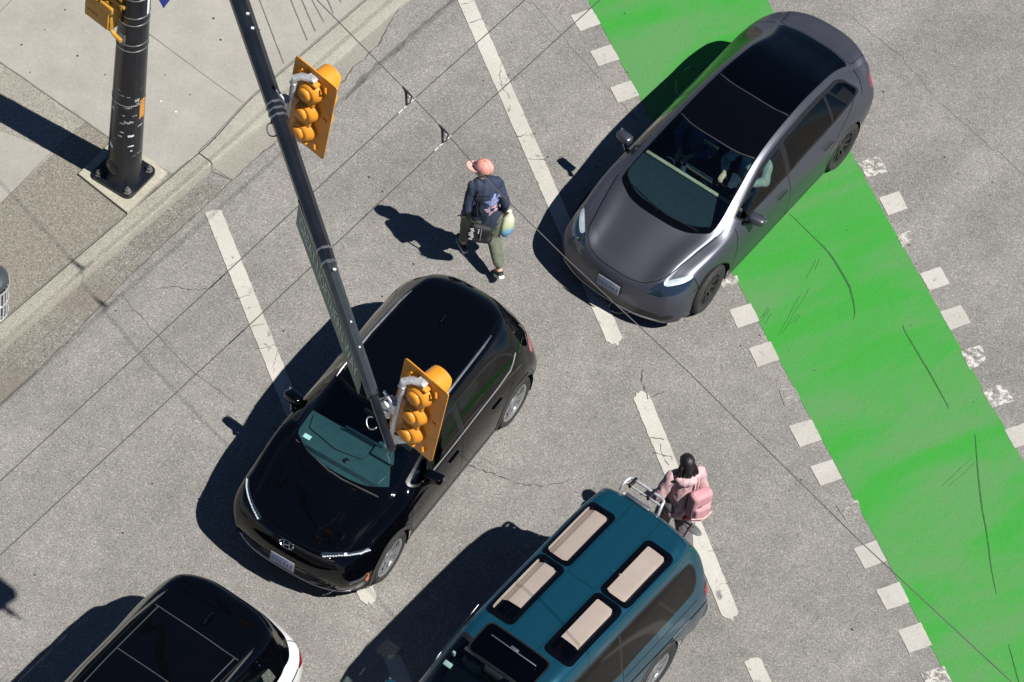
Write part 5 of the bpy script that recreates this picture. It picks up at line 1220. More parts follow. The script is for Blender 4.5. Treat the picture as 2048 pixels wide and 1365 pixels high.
    for sd in (1, -1):
        for f_, g_, x0, x1, bx0, bx1, y0, y1 in ((fr_r, gr_, -1.66, -.86, -1.655, -.865, .258, .532), (fr_f, gf_, -.745, .13, -.735, -.085, .258, .522)):
            w = s.obj(g_, 'roof_window', M['g_sky'], car, .0, sd); s.obj(f_, 'window_frame', M['gloss_trim'], w, .003, sd)
            m = MB(); vs = []
            nx, ny = 8, 12
            for i in range(nx+1):
                for j in range(ny+1):
                    x = bx0+(bx1-bx0)*i/nx; y = y0+(y1-y0)*j/ny; yo = (y-y0)/(y1-y0)
                    z = 1.936-.030*((y-.2)/.4)**2-.005*yo-.17*max(0, yo-.74)
                    vs.append((x, sd*y, z))
            m.add(vs, [(i*(ny+1)+j, (i+1)*(ny+1)+j, (i+1)*(ny+1)+j+1, i*(ny+1)+j+1) for i in range(nx) for j in range(ny)]); m.build('sunblind', M['blind'], w, .3)
            m = MB(); m.box(((x0+x1)/2, sd*(y1+.012), 1.895), (x1-x0, .012, .06)); m.build('lining', M['leaf_int'], w, 0)
        for lo_, hi_ in ((.36, 9), (-.62, .36), (-9, -.62)):
            s.obj([f for f in sg if lo_ < np.mean([s.V[i][0] for i in f]) <= hi_], 'side_window', M['g_side'] if lo_ > 0 else M['g_dark'], car, 0, sd)
        s.obj(strim, 'window_frame', M['trim'], car, 0, sd); s.obj(tl, 'taillight', M['g_red'], car, .004, sd); s.obj(tl2, 'rear_reflector', M['g_red'], car, .004, sd)
        s.obj(hl, 'headlight', M['lampwhite'], car, 0, sd); s.obj(strip_, 'side_moulding', M['p_teal_low'], car, .008, sd)
        for a in arcs: s.obj(a, 'arch_lip', M['p_teal_low'], car, .008, sd)
        mirror(car, (1.28, sd*.80, 1.15), (1.22, sd*.93, 1.22), (.14, .22, .20), P, sd, .1)
        m = MB(); m.tube([(.52, sd*.603, 1.880), (.1, sd*.606, 1.912), (-.9, sd*.606, 1.917), (-1.68, sd*.600, 1.907), (-1.92, sd*.578, 1.884)], .006, 6); m.build('drip_rail', P, car, .8)
    s.obj(gri, 'grille', M['trim'], car)
    for x in AX:
        for sd in (1, -1): wheel(car, x, sd*.725, .365, .235, .215, 'seven', M['rim'], sd)
    wells(car, s, AX, .40, .82, .48)
    rounded(car, 'underbody', M['under'], (0, 0, .38), (4.1, 1.1, .2), .05); rounded(car, 'underbody', M['under'], (0, 0, .38), (1.8, 1.58, .2), .04)
    m = MB(); m.box((-2.25, 0, .46), (.26, 1.5, .14), None, .05, 3); m.build('rear_bumper', M['p_teal_low'], car, .8)
    # chrome tubes and clips over the tailgate, and the under-view mirror on its stalk
    m = MB(); pts = [(-2.10, .07, 1.86), (-2.16, .06, 1.955), (-2.235, .03, 1.965), (-2.245, -.10, 1.965), (-2.245, -.36, 1.965), (-2.235, -.42, 1.96), (-2.14, -.44, 1.94), (-2.10, -.44, 1.86)]
    m.tube(catmull(pts, 5), .018, 8); m.tube([(-2.165, -.42, 1.94), (-2.165, .045, 1.95)], .013, 8); lad = m.build('ladder', M['steel'], car, .8)
    m = MB()
    for y in (-.36, -.11): m.box((-2.20, y, 1.965), (.14, .035, .06), None, .012)
    m.build('ladder_clip', M['trim'], lad, .7)
    m = MB(); m.tube([(-2.13, -.40, 1.80), (-2.33, -.40, 1.05), (-2.34, -.36, .95)], .014, 8); m.tube([(-2.13, .03, 1.80), (-2.33, .03, 1.05), (-2.34, -.0, .95)], .014, 8)
    for z in (1.1, 1.35, 1.6): m.tube([(-2.34+.22*(z-1.05)/.75, -.40, z), (-2.34+.22*(z-1.05)/.75, .03, z)], .012, 8)
    m.build('ladder_rung', M['steel'], lad, .8)
    m = MB(); m.box((-2.03, -.17, 1.962), (.05, .32, .03), None, .01); m.build('ladder_foot', M['satin'], lad, .7)
    m = MB(); m.tube([(-2.09, .43, 1.80), (-2.15, .435, 1.87), (-2.27, .45, 1.90)], .011, 6); m.tube([(-2.23, .33, 1.872), (-2.23, .46, 1.872)], .011, 6); um = m.build('mirror_stalk', M['trim'], car, .8)
    m = MB(); m.ell((-2.225, .455, 1.845), (.055, .128, .022), Matrix.Rotation(-.12, 3, 'Z')); m.build('under_view_mirror', simple('mirror back', (.10, .105, .11), .55), um)
    m = MB(); m.tube([(.84, -.655, 1.70), (.10, -.70, 1.80)], .0035, 6); m.tube([(.90, -.64, 1.65), (.84, -.655, 1.70)], .011, 6); m.build('antenna', M['steel'], car, .8)
    rounded(car, 'floor', M['interior'], (-.3, 0, .52), (3.2, 1.5, .06), .02)
    seats(car, [(.95, (.38, -.38)), (-.15, (.35, -.35)), (-1.15, (.35, -.35))], z=.62)
    rounded(car, 'dashboard', M['dash'], (1.50, 0, 1.02), (.5, 1.4, .22), .08); steering(car, (1.22, -.38, 1.05), .19, 45)
    m = MB(); m.box((.88, -.50, 1.73), (.06, .10, .03), Matrix.Rotation(.4, 3, 'Y'), .01); m.box((.76, -.52, 1.78), (.03, .04, .07), None, .01); m.build('sun_visor', M['leaf_int'], car, .6)
    return car

# ------------------------------------------------------------------ white SUV with black upper half
WS_ = [
 st((2.20, .24), (2.17, .38, .24), (2.08, .62, .24), (1.99, .76, .24), (1.92, .83, .24), (1.90, .85, .23), (1.88, .86, .22)),
 st((2.28, .50), (2.25, .40, .50), (2.14, .68, .51), (1.99, .83, .52), (1.88, .90, .46), (1.86, .905, .34), (1.85, .88, .22)),
 st((2.26, .76), (2.23, .39, .76), (2.11, .67, .77), (1.95, .83, .76), (1.80, .91, .62), (1.78, .92, .40), (1.78, .89, .22)),
 st((2.15, .90), (2.12, .38, .90), (1.99, .65, .89), (1.84, .82, .87), (1.68, .915, .70), (1.66, .925, .44), (1.66, .895, .22)),
 st((1.90, .99), (1.87, .37, .985), (1.75, .66, .97), (1.62, .84, .94), (1.50, .92, .76), (1.49, .928, .46), (1.49, .9, .22)),
 st((1.50, 1.05), (1.47, .39, 1.045), (1.36, .70, 1.03), (1.30, .86, .98), (1.25, .925, .78), (1.24, .93, .48), (1.24, .9, .22)),
 st((1.15, 1.10), (1.10, .39, 1.095), (.94, .73, 1.085), (.92, .875, 1.02), (.92, .926, .80), (.92, .93, .48), (.92, .9, .22)),
 st((.72, 1.34), (.68, .37, 1.33), (.55, .69, 1.30), (.55, .88, 1.05), (.55, .926, .82), (.55, .93, .48), (.55, .9, .22)),
 st((.28, 1.55), (.26, .35, 1.54), (.18, .65, 1.50), (.18, .88, 1.07), (.18, .926, .83), (.18, .93, .48), (.18, .9, .22)),
 st((-.40, 1.635), (-.40, .35, 1.627), (-.42, .655, 1.585), (-.42, .88, 1.09), (-.42, .926, .84), (-.42, .93, .48), (-.42, .9, .22)),
 st((-1.15, 1.630), (-1.15, .35, 1.622), (-1.15, .650, 1.580), (-1.15, .875, 1.11), (-1.15, .924, .86), (-1.15, .928, .48), (-1.15, .9, .22)),
 st((-1.80, 1.590), (-1.79, .35, 1.582), (-1.74, .660, 1.545), (-1.70, .875, 1.13), (-1.67, .935, .88), (-1.65, .938, .52), (-1.64, .895, .24)),
 st((-2.17, 1.545), (-2.14, .40, 1.537), (-2.03, .640, 1.495), (-1.95, .85, 1.12), (-1.88, .928, .88), (-1.86, .932, .54), (-1.85, .885, .26)),
 st((-2.205, 1.495), (-2.175, .40, 1.487), (-2.06, .645, 1.445), (-1.97, .846, 1.112), (-1.90, .926, .875), (-1.88, .930, .54), (-1.87, .882, .265)),
 st((-2.33, 1.26), (-2.30, .38, 1.25), (-2.19, .67, 1.23), (-2.12, .85, 1.08), (-2.05, .920, .86), (-1.98, .918, .55), (-1.96, .87, .28)),
 st((-2.50, 1.00), (-2.48, .42, 1.0), (-2.40, .72, .99), (-2.30, .84, .96), (-2.18, .915, .82), (-2.15, .92, .55), (-2.12, .89, .28)),
 st((-2.55, .70), (-2.53, .44, .70), (-2.44, .74, .70), (-2.34, .85, .68), (-2.22, .91, .62), (-2.19, .91, .46), (-2.17, .88, .30)),
 st((-2.37, .32), (-2.35, .40, .32), (-2.27, .62, .32), (-2.2, .72, .32), (-2.14, .78, .32), (-2.13, .79, .32), (-2.12, .79, .32)),
]
def make_suv():
    hd = -2.054; off = .20
    car = thing('white_suv', 'white SUV with glossy black roof and panoramic glass in the bottom left corner', 'car', (-3.63-math.sin(hd)*off, 26.08+math.cos(hd)*off, 0), hd)
    s = Shell(WS_); AX = (1.38, -1.38)
    for x in AX: s.split(arch(x, .36, .392))
    arcs = [s.split(arch(x, .36, .445)) for x in AX]
    ws_t = s.split(box_uv(5.9, 8.0, 0, 1.95, .44, .34, .05)); hold = s.F; s.F = ws_t; fr = s.split(box_uv(6.1, 7.95, 0, 1.86, .44, .34, .05)); frit = s.F; s.F = hold
    # panoramic roof: two panes and their thin pale seams
    seam = s.line(lambda A: np.minimum.reduce([.005-np.abs(A[:, 0]+1.50), .56-np.abs(A[:, 1]), A[:, 2]-1.4])); seam += s.line(lambda A: np.minimum.reduce([.005-np.abs(A[:, 0]+.79), .515-np.abs(A[:, 1]), A[:, 2]-1.4])); seam += s.line(lambda A: np.minimum.reduce([.006-np.abs(np.abs(A[:, 1])-.515), A[:, 0]+1.495, .2-A[:, 0], A[:, 2]-1.4]))
    pan = s.split(lambda A: np.minimum.reduce([.508-np.abs(A[:, 1]), A[:, 0]+1.495, .1-A[:, 0], A[:, 2]-1.4]))
    gut = s.line(lambda A: np.minimum.reduce([.006-np.abs(np.abs(A[:, 1])-.585), A[:, 0]+1.75, .15-A[:, 0], A[:, 2]-1.4]))
    rw = s.split(box_uv(13.05, 14.3, 0, 1.84, .3, .34, .06))
    dlo = [(.90, 1.10), (.55, 1.28), (.20, 1.43), (-.4, 1.49), (-1.2, 1.48), (-1.80, 1.37), (-1.95, 1.24), (-1.85, 1.17), (-.8, 1.13), (.3, 1.09)]
    tr = s.split(side_poly(dlo, 2.05, 2.99, 1, .02)); hold = s.F; s.F = tr
    bp = s.line(side_line([(-.20, .9), (-.24, 1.6)], .045, 2)); bp += s.line(side_line([(-1.28, .9), (-1.34, 1.6)], .035, 2)); sg = s.split(side_poly(dlo, 2.05, 2.99, 1)); strim = s.F + bp; s.F = hold
    tl = s.split(lambda A: np.minimum.reduce([side_poly([(-2.16, .945), (-2.36, 1.03), (-2.56, .95), (-2.50, .86), (-2.30, .90)], 1.2, 4.6, 1)(A), -2.0-A[:, 0]]))
    gapd = s.line(side_line([(-2.18, .945), (-1.98, .84)], .012, 2.6))
    upper = s.split(lambda A: np.minimum.reduce([sd_poly(A[:, 0], A[:, 2], [(1.1, 1.09), (.9, 1.065), (-1.0, 1.09), (-1.8, 1.11), (-2.06, 1.14), (-2.17, 1.16), (-2.4, 1.16), (-2.6, 1.9), (1.1, 1.9)]), .95-A[:, 0]]))
    clad = s.split(lambda A: np.minimum(.38-A[:, 2], (np.abs(A[:, 4])-2.8)*.1))
    gap = s.line(side_line([(.95, .40), (.95, 1.05)], .005, 2.6)); gap += s.line(side_line([(-.20, .40), (-.18, 1.1)], .005, 2.6)); gap += s.line(side_line([(-1.05, .5), (-1.3, .9), (-1.35, 1.12)], .005, 2.6)); gap += s.line(uv_line([(14.4, 1.9), (16, 1.9)], .006, .3, .34))
    gap += s.line(uv_line([(3.1, 0), (3.15, 1.5), (3.6, 1.95), (5.8, 2.05)], .006, .28, .34))
    body = s.obj(s.F, 'body', M['p_white'], car); [s.obj(f, 'panel_gap', M['gap'], body) for f in islands(gap)]; rf = s.obj(upper, 'roof', M['p_black'], car); s.obj(pan, 'glass_roof', M['gloss_trim'], car)
    s.obj(seam, 'roof_seam', M['seamgrey'], rf, .001); s.obj(gut, 'roof_groove', M['trim'], rf, -.003)
    s.obj(frit, 'windscreen_frame', M['gloss_trim'], car); s.obj(fr, 'windscreen', M['g_wind'], car); s.obj(rw, 'rear_window', M['g_dark'], car); s.obj(clad, 'sill_cladding', M['clad'], car)
    for sd in (1, -1):
        s.obj(sg, 'side_window', M['g_side'], car, 0, sd); s.obj(strim, 'window_frame', M['gloss_trim'], car, 0, sd); s.obj(tl, 'taillight', M['g_red'], car, .004, sd); s.obj(gapd, 'lamp_strip', M['lampdark'], car, .002, sd)
        for a in arcs: s.obj(a, 'arch_cladding', M['clad'], car, .005, sd)
        mirror(car, (.68, sd*.88, 1.08), (.58, sd*.97, 1.15), (.15, .24, .16), M['p_black'], sd, .12)
        m = MB(); m.tube([(.15, sd*.63, 1.53), (.05, sd*.632, 1.575), (-.42, sd*.637, 1.62), (-1.15, sd*.632, 1.615), (-1.60, sd*.60, 1.59), (-1.72, sd*.59, 1.565)], [.008, .015, .016, .016, .014, .008], 8); m.build('roof_rail', M['clad'], car, .8)
    # spoiler with a narrow black trim strip along its lip, shark fin and wiper
    m = MB(); m.ell((-1.70, .0, 1.615), (.11, .022, .055)); m.build('roof_antenna', M['p_black'], car)
    m = MB(); vs = []
    for i in range(17):
        y = -.50+1.0*i/16; x = -2.05-.10*(1-(y/.55)**2)
        vs += [(x+.02, y, 1.545-.05*(y/.5)**2), (x, y, 1.552-.05*(y/.5)**2), (x-.02, y, 1.543-.05*(y/.5)**2)]
    m.add(vs, [(3*i+j, 3*i+3+j, 3*i+4+j, 3*i+1+j) for i in range(16) for j in (0, 1)]); m.build('spoiler_lip', M['trim'], rf, 1)
    for x in AX:
        for sd in (1, -1): wheel(car, x, sd*.81, .36, .235, .25, 'twin', M['rim'], sd)
    wells(car, s, AX, .40, .91, .56)
    rounded(car, 'underbody', M['under'], (0, 0, .30), (4.1, 1.2, .18), .05); rounded(car, 'underbody', M['under'], (0, 0, .31), (1.9, 1.72, .16), .04)
    rounded(car, 'floor', M['interior'], (-.3, 0, .44), (3.0, 1.5, .06), .02)
    seats(car, [(-.10, (.38, -.38)), (-1.0, (.38, -.38))], z=.50); rounded(car, 'dashboard', M['dash'], (.80, 0, .96), (.5, 1.45, .2), .08); steering(car, (.42, .38, .95), .18, 62)
    rounded(car, 'load_cover', M['interior'], (-1.75, 0, 1.05), (.7, 1.35, .03), .01)
    return car
sedan = make_sedan(); crossover = make_crossover(); van = make_van(); suv = make_suv()
# ================================================================== PEOPLE (local axes: x right, y ahead, z up)
def hand(m, wrist, d, side, curl=.6, palm_n=(0, 0, 1), s=1.0):
    """palm, four fingers of different length with knuckle bends, and a thumb from the side of the palm"""
    w = Vector(wrist); d = Vector(d).normalized(); nrm = Vector(palm_n); nrm = (nrm-d*nrm.dot(d)).normalized(); lat = d.cross(nrm)*side
    k = w+d*.085*s
    m.cap(w, .026*s, w+d*.05*s, .033*s); 
    for q in (-1.2, -.4, .4, 1.2): m.cap(w+d*.03*s+lat*q*.014*s, .015*s, k+lat*q*.021*s, .0125*s, 8)
    for q, L in ((-1.5, .065), (-.5, .078), (.5, .074), (1.5, .058)):
        a = k+lat*q*.0175*s; dd = (d+lat*q*.05-nrm*curl*.35).normalized(); b = a+dd*L*.45*s; dd = (dd-nrm*curl*.7).normalized(); c = b+dd*L*.32*s; dd = (dd-nrm*curl*.7).normalized(); e = c+dd*L*.25*s
        m.cap(a, .0105*s, b, .0095*s, 8); m.cap(b, .0095*s, c, .0088*s, 8); m.cap(c, .0088*s, e, .008*s, 8)
    a = w+d*.025*s-lat*.026*s; b = a+(d*.6-lat*.75-nrm*.25).normalized()*.042*s; c = b+(d*.95-lat*.2-nrm*.35).normalized()*.032*s
    m.cap(a, .014*s, b, .012*s, 8); m.cap(b, .0115*s, c, .010*s, 8)
def head(m, c, f, s=1.0):
    """skull, jaw, nose, ears, brow; f is the way the face looks (in plan)"""
    c = Vector(c); f = Vector(f).normalized(); r = Vector((f.y, -f.x, 0)); up = Vector((0, 0, 1)); R_ = Matrix((r, f, up)).transposed()
    L = lambda x, y, z: c+r*x*s+f*y*s+up*z*s
    m.ell(L(0, -.012, .028), (.077*s, .098*s, .098*s), R_, 20, 14); m.ell(L(0, .028, -.040), (.060*s, .066*s, .078*s), R_, 16, 12)
    m.cap(L(0, .098, .004), .011*s, L(0, .112, -.030), .015*s, 8); m.ell(L(0, .083, -.062), (.026*s, .012*s, .009*s), R_)
    for q in (-1, 1): m.ell(L(q*.079, -.008, -.008), (.012*s, .022*s, .033*s), R_, 10, 8); m.cap(L(q*.045, .082, .024), .011*s, L(q*.012, .092, .022), .011*s, 8)
    m.ell(L(0, .075, -.105), (.025*s, .020*s, .018*s), R_)
def eyes(parent, c, f, s=1.0):
    c = Vector(c); f = Vector(f).normalized(); r = Vector((f.y, -f.x, 0)); m = MB()
    for q in (-1, 1): m.ell(c+r*q*.034*s+f*.080*s+Vector((0, 0, .002)), (.012*s, .012*s, .009*s))
    m.build('eye', M['print'], parent)
    m = MB()
    for q in (-1, 1): m.ell(c+r*q*.034*s+f*.089*s+Vector((0, 0, .002)), (.006*s, .005*s, .006*s))
    m.build('pupil', M['hair'], parent)
def limbs(m, segs):
    for a, ra, b, rb in segs: m.cap(a, ra, b, rb)
def place(o, pos, rz): o.location = pos; o.rotation_euler = (0, 0, rz)
from mathutils import noise as mn
FOLD = {'jacket': (.0075, 11), 'trousers': (.0065, 12), 'shirt': (.006, 11), 'hood': (.006, 14), 'pack': (.004, 9), 'pouch': (.003, 12)}
def fused(mb, vox, name, mat, parent=None, sm=6):
    me = remesh(mb, vox, sm)
    if name in FOLD:                                   # cloth creases
        a, k = FOLD[name]; co = [v.co.copy() for v in me.vertices]; nn = [v.normal.copy() for v in me.vertices]
        for v, c, n in zip(me.vertices, co, nn):
            q = Vector((c.x*k+3, c.y*k, c.z*k*.55)); r = 1-abs(mn.noise(q))*2.4; v.co = c+n*a*(max(r, -.6)-.45+.4*mn.noise(q*2.3))
        me.update()
    return link(name, me, mat, parent, 3)

def make_man():
    # striding away along the crosswalk, head turned a little left; right foot behind with the heel up
    hip = Vector((-.03, .0, .93)); ch = Vector((-.075, .06, 1.32)); nk = Vector((-.09, .085, 1.50)); hc = Vector((-.105, .12, 1.635)); fd = (-.78, .66)
    hl, hr = hip+Vector((-.095, 0, -.02)), hip+Vector((.095, 0, -.02))
    kl, al = Vector((-.12, .27, .50)), Vector((-.13, .27, .09)); kr, ar = Vector((.10, .02, .50)), Vector((.12, -.30, .17))
    sl, sr = ch+Vector((-.150, .0, .115)), ch+Vector((.150, -.01, .105))
    el, wl = Vector((-.295, -.03, 1.14)), Vector((-.28, .06, .93)); er, wr = Vector((.165, -.07, 1.14)), Vector((.20, .0, .90))
    m = MB()
    limbs(m, [(hip, .125, ch, .13), (ch, .13, nk, .06), (nk, .058, hc-Vector((0, .01, .06)), .056), (sl, .055, el, .042), (el, .042, wl, .027), (sr, .055, er, .042), (er, .042, wr, .027),
              (hl, .088, kl, .058), (kl, .056, al, .038), (hr, .088, kr, .058), (kr, .056, ar, .038), (al, .04, al+Vector((0, .12, -.05)), .03), (ar, .04, ar+Vector((.01, .09, -.11)), .03), (sl, .06, sr, .06)])
    head(m, hc, (fd[0], fd[1], 0)); hand(m, wl, (.1, .35, -.9), -1, .8, (0, -1, -.3)); hand(m, wr, (.0, .1, -1), 1, 1.2, (-1, 0, 0))
    body = fused(m, .007, 'person', M['skin'])
    tag(body, 'man in a salmon cap, navy jacket and olive trousers striding away over the crosswalk', 'person')
    eyes(body, hc, (fd[0], fd[1], 0))
    m = MB(); limbs(m, [(hip+Vector((0, 0, -.03)), .155, ch+Vector((0, -.005, .02)), .165), (ch+Vector((-.09, -.01, .10)), .10, ch+Vector((.09, -.01, .095)), .10), (ch+Vector((-.07, 0, 0)), .135, ch+Vector((.07, 0, 0)), .135),
                        (hip+Vector((-.06, 0, .0)), .13, hip+Vector((.06, 0, .0)), .13), (sl, .068, el, .058), (el, .058, wl+Vector((.0, -.01, .03)), .044), (sr, .068, er, .058), (er, .058, wr+Vector((0, 0, .03)), .044), (ch+Vector((-.01, .02, .14)), .075, nk+Vector((0, -.015, -.01)), .068), (hip+Vector((-.05, -.02, -.10)), .115, hip+Vector((.05, -.02, -.10)), .115)])
    jk = fused(m, .011, 'jacket', M['navy'], body, 5)
    # pale print on the back of the jacket, lying on its surface
    dg = bpy.context.evaluated_depsgraph_get(); me = jk.data; sel = {}
    for nm, mt, cx, cz, rx, rz_ in (('back_print', 'print_b', -.005, 1.275, .085, .085), ('back_print', 'print_p', -.02, 1.155, .075, .060)):
        vs = []; idx = {}; fs = []
        for p in me.polygons:
            c = p.center
            if p.normal.y < -.35:
                a = math.atan2(c.z-cz, c.x-cx); wv = 1+.32*math.sin(a*5+cx*70)+.16*math.sin(a*9+1)
                q = math.hypot((c.x-cx)/rx, (c.z-cz)/rz_)
                if q < wv and not (mt == 'print_p' and q < .42): 
                    f = []
                    for vi in p.vertices:
                        if vi not in idx: idx[vi] = len(vs); v = me.vertices[vi]; vs.append(tuple(v.co+v.normal*.003))
                        f.append(idx[vi])
                    fs.append(f)
        mm = MB(); mm.add(vs, fs); mm.build(nm, M[mt], jk, 3)
    m = MB(); m.tube([ch+Vector((-.15, -.135, .115)), ch+Vector((0, -.172, .085)), ch+Vector((.15, -.135, .105))], .0028, 6); m.build('yoke_seam', M['navy'], jk)
    m = MB(); limbs(m, [(hip+Vector((-.05, 0, -.02)), .135, hip+Vector((.05, 0, -.02)), .135), (hl+Vector((0, 0, -.03)), .115, kl, .088), (kl, .088, al+Vector((0, 0, .11)), .066), (hr+Vector((0, 0, -.03)), .115, kr, .088), (kr, .088, ar+Vector((-.005, .045, .10)), .066)])
    fused(m, .011, 'trousers', M['olive'], body, 5)
    for a, dr in ((al, Vector((0, 1, -.05))), (ar, Vector((.05, .72, -.62)))):
        dr.normalize(); m = MB(); heel = a+Vector((0, 0, -.045))-dr*.055
        m.cap(heel, .04, heel+dr*.12, .044); m.cap(heel+dr*.10, .042, heel+dr*.21, .034); m.cap(a+Vector((0, 0, -.01)), .045, heel+dr*.07, .04)
        sh = fused(m, .008, 'shoe', M['shoe'], body, 4)
        nrm = Vector((0, -dr.z, dr.y)); nrm = nrm if nrm.z > 0 else -nrm; lat = dr.cross(nrm).normalized(); vs = []
        out = [(-.055, .0), (-.045, .032), (.06, .043), (.15, .047), (.21, .034), (.245, 0), (.21, -.034), (.15, -.047), (.06, -.043), (-.045, -.032)]
        for zz_ in (-.062, -.026):
            for (u, v) in out: vs.append(heel+dr*u+lat*v*.98+nrm*(zz_+.02))
        m = MB(); nn = len(out); m.add(vs, [tuple(range(nn)), tuple(range(2*nn-1, nn-1, -1))]+[(i, (i+1) % nn, nn+(i+1) % nn, nn+i) for i in range(nn)]); m.build('sole', M['sole'], sh, .6)
    # cap with brim
    f = Vector((fd[0], fd[1], 0)).normalized(); r = Vector((f.y, -f.x, 0)); R_ = Matrix((r, f, Vector((0, 0, 1)))).transposed()
    m = MB(); cc = hc+Vector((0, 0, .035)); b = bmesh.new(); bmesh.ops.create_uvsphere(b, u_segments=28, v_segments=18, radius=1)
    bmesh.ops.bisect_plane(b, geom=b.verts[:]+b.edges[:]+b.faces[:], plane_co=(0, 0, -.22), plane_no=(0, 0, -1), clear_outer=True)
    m.bm(b, Matrix.Translation(cc-f*.012) @ R_.to_4x4() @ Matrix.Diagonal((.093, .113, .112, 1))); cp = m.build('cap', M['cap'], body, 1.2)
    m = MB(); vs = []
    for i in range(13):
        a = rad(-78+156*i/12)
        for k, rr in enumerate((.0, .5, 1.0)):
            rx = .086*math.sin(a); yb = .088*math.cos(a)*.75+.012; ext = .120*max(0, math.cos(a))**.6*rr
            vs.append(cc+r*(rx*(1+.05*rr))+f*(yb+ext)+Vector((0, 0, -.012-.012*rr-.02*abs(math.sin(a))**2*rr)))
    fs = [(3*i+k, 3*i+3+k, 3*i+4+k, 3*i+1+k) for i in range(12) for k in (0, 1)]; n0 = len(vs); vs += [v+Vector((0, 0, -.006)) for v in vs]; fs += [tuple(x+n0 for x in q[::-1]) for q in fs]
    m.add(vs, fs); m.build('brim', M['cap_brim'], cp, 1.2)
    m = MB()
    for q in (0, PI/3, 2*PI/3): m.tube([cc-f*.012+R_ @ Vector((.0945*math.sin(t)*math.cos(q), .1145*math.sin(t)*math.sin(q), .1135*math.cos(t))) for t in np.linspace(-1.5, 1.5, 14)], .0022, 5)
    m.ell(cc-f*.012+Vector((0, 0, .113)), (.009, .009, .006)); m.build('seam', simple('cap seam', (.42, .16, .14), .8), cp)
    m = MB(); m.ell(hc+Vector((0, 0, -.02))-f*.05, (.072, .062, .075), R_); m.build('hair', simple('short brown hair', (.06, .045, .035), .6), body)
    # strap across the back
    m = MB(); m.tube(catmull([ch+Vector((-.10, .03, .185)), ch+Vector((-.125, -.13, .10)), ch+Vector((-.14, -.175, -.10)), hip+Vector((-.16, -.17, .12))], 6), .010, 6); m.build('bag_strap', M['bagblack'], body)
    pos = (-.53, 34.24, .0); rz = .47; place(body, pos, rz); RZ = Matrix.Rotation(rz, 4, 'Z'); W = lambda p: Vector(pos)+(RZ @ Vector(p))
    sb = thing('shoulder_bag', 'black sling bag with white print at the left hip of the capped man', 'bag', W((-.165, -.135, .80)), rz-.30)
    m = MB(); m.box((.02, 0, .02), (.27, .11, .22), Matrix.Rotation(.28, 3, 'Y'), .05, 3); m.cap((-.06, -.01, -.09), .055, (.12, -.01, -.11), .06); fused(m, .011, 'pouch', M['bagblack'], sb, 4)
    m = MB(); random.seed(3)
    for k in range(6): m.box((-.075+random.uniform(-.012, .012), -.061, .12-.037*k), (.042+random.uniform(-.015, .015), .006, .022), Matrix.Rotation(random.uniform(-.4, .4), 3, 'Y'), .004)
    for k in range(3): m.box((.0, -.061, .11-.03*k), (.014, .006, .014))
    m.build('print', M['print'], sb, .5)
    m = MB(); m.tube([(.03, -.063, .12), (.03, -.063, -.08)], .004, 6); m.build('zip', M['steel'], sb)
    gb = thing('carrier_bag', 'crumpled blue and yellow bag held in the right hand of the capped man', 'bag', W((.235, -.05, .50)), rz+.15)
    m = MB(); vs = []; nn = 18; hh = [(.0, .02, .012), (.03, .06, .04), (.13, .090, .055), (.27, .085, .05), (.37, .058, .035), (.43, .025, .02), (.46, .03, .02)]
    for (z, rx, ry) in hh:
        for k in range(nn): a = 2*PI*k/nn; q = 1+.07*math.sin(3*a+z*30)+.05*math.sin(7*a); vs.append((rx*math.cos(a)*q+.02*z, ry*math.sin(a)*q, z))
    m.add(vs, [(i*nn+k, i*nn+(k+1) % nn, (i+1)*nn+(k+1) % nn, (i+1)*nn+k) for i in range(len(hh)-1) for k in range(nn)]+[tuple(range(nn-1, -1, -1)), tuple(range((len(hh)-1)*nn, len(hh)*nn))])
    m.build('sack', M['bag'], gb, 1.0)
    m = MB(); m.tube([(-.10, .02, .10), (-.13, .0, .0), (-.12, -.01, -.06)], [.018, .016, .012], 8); m.build('loose_flap', simple('brown paper', (.05, .035, .03), .8), gb)
    return body

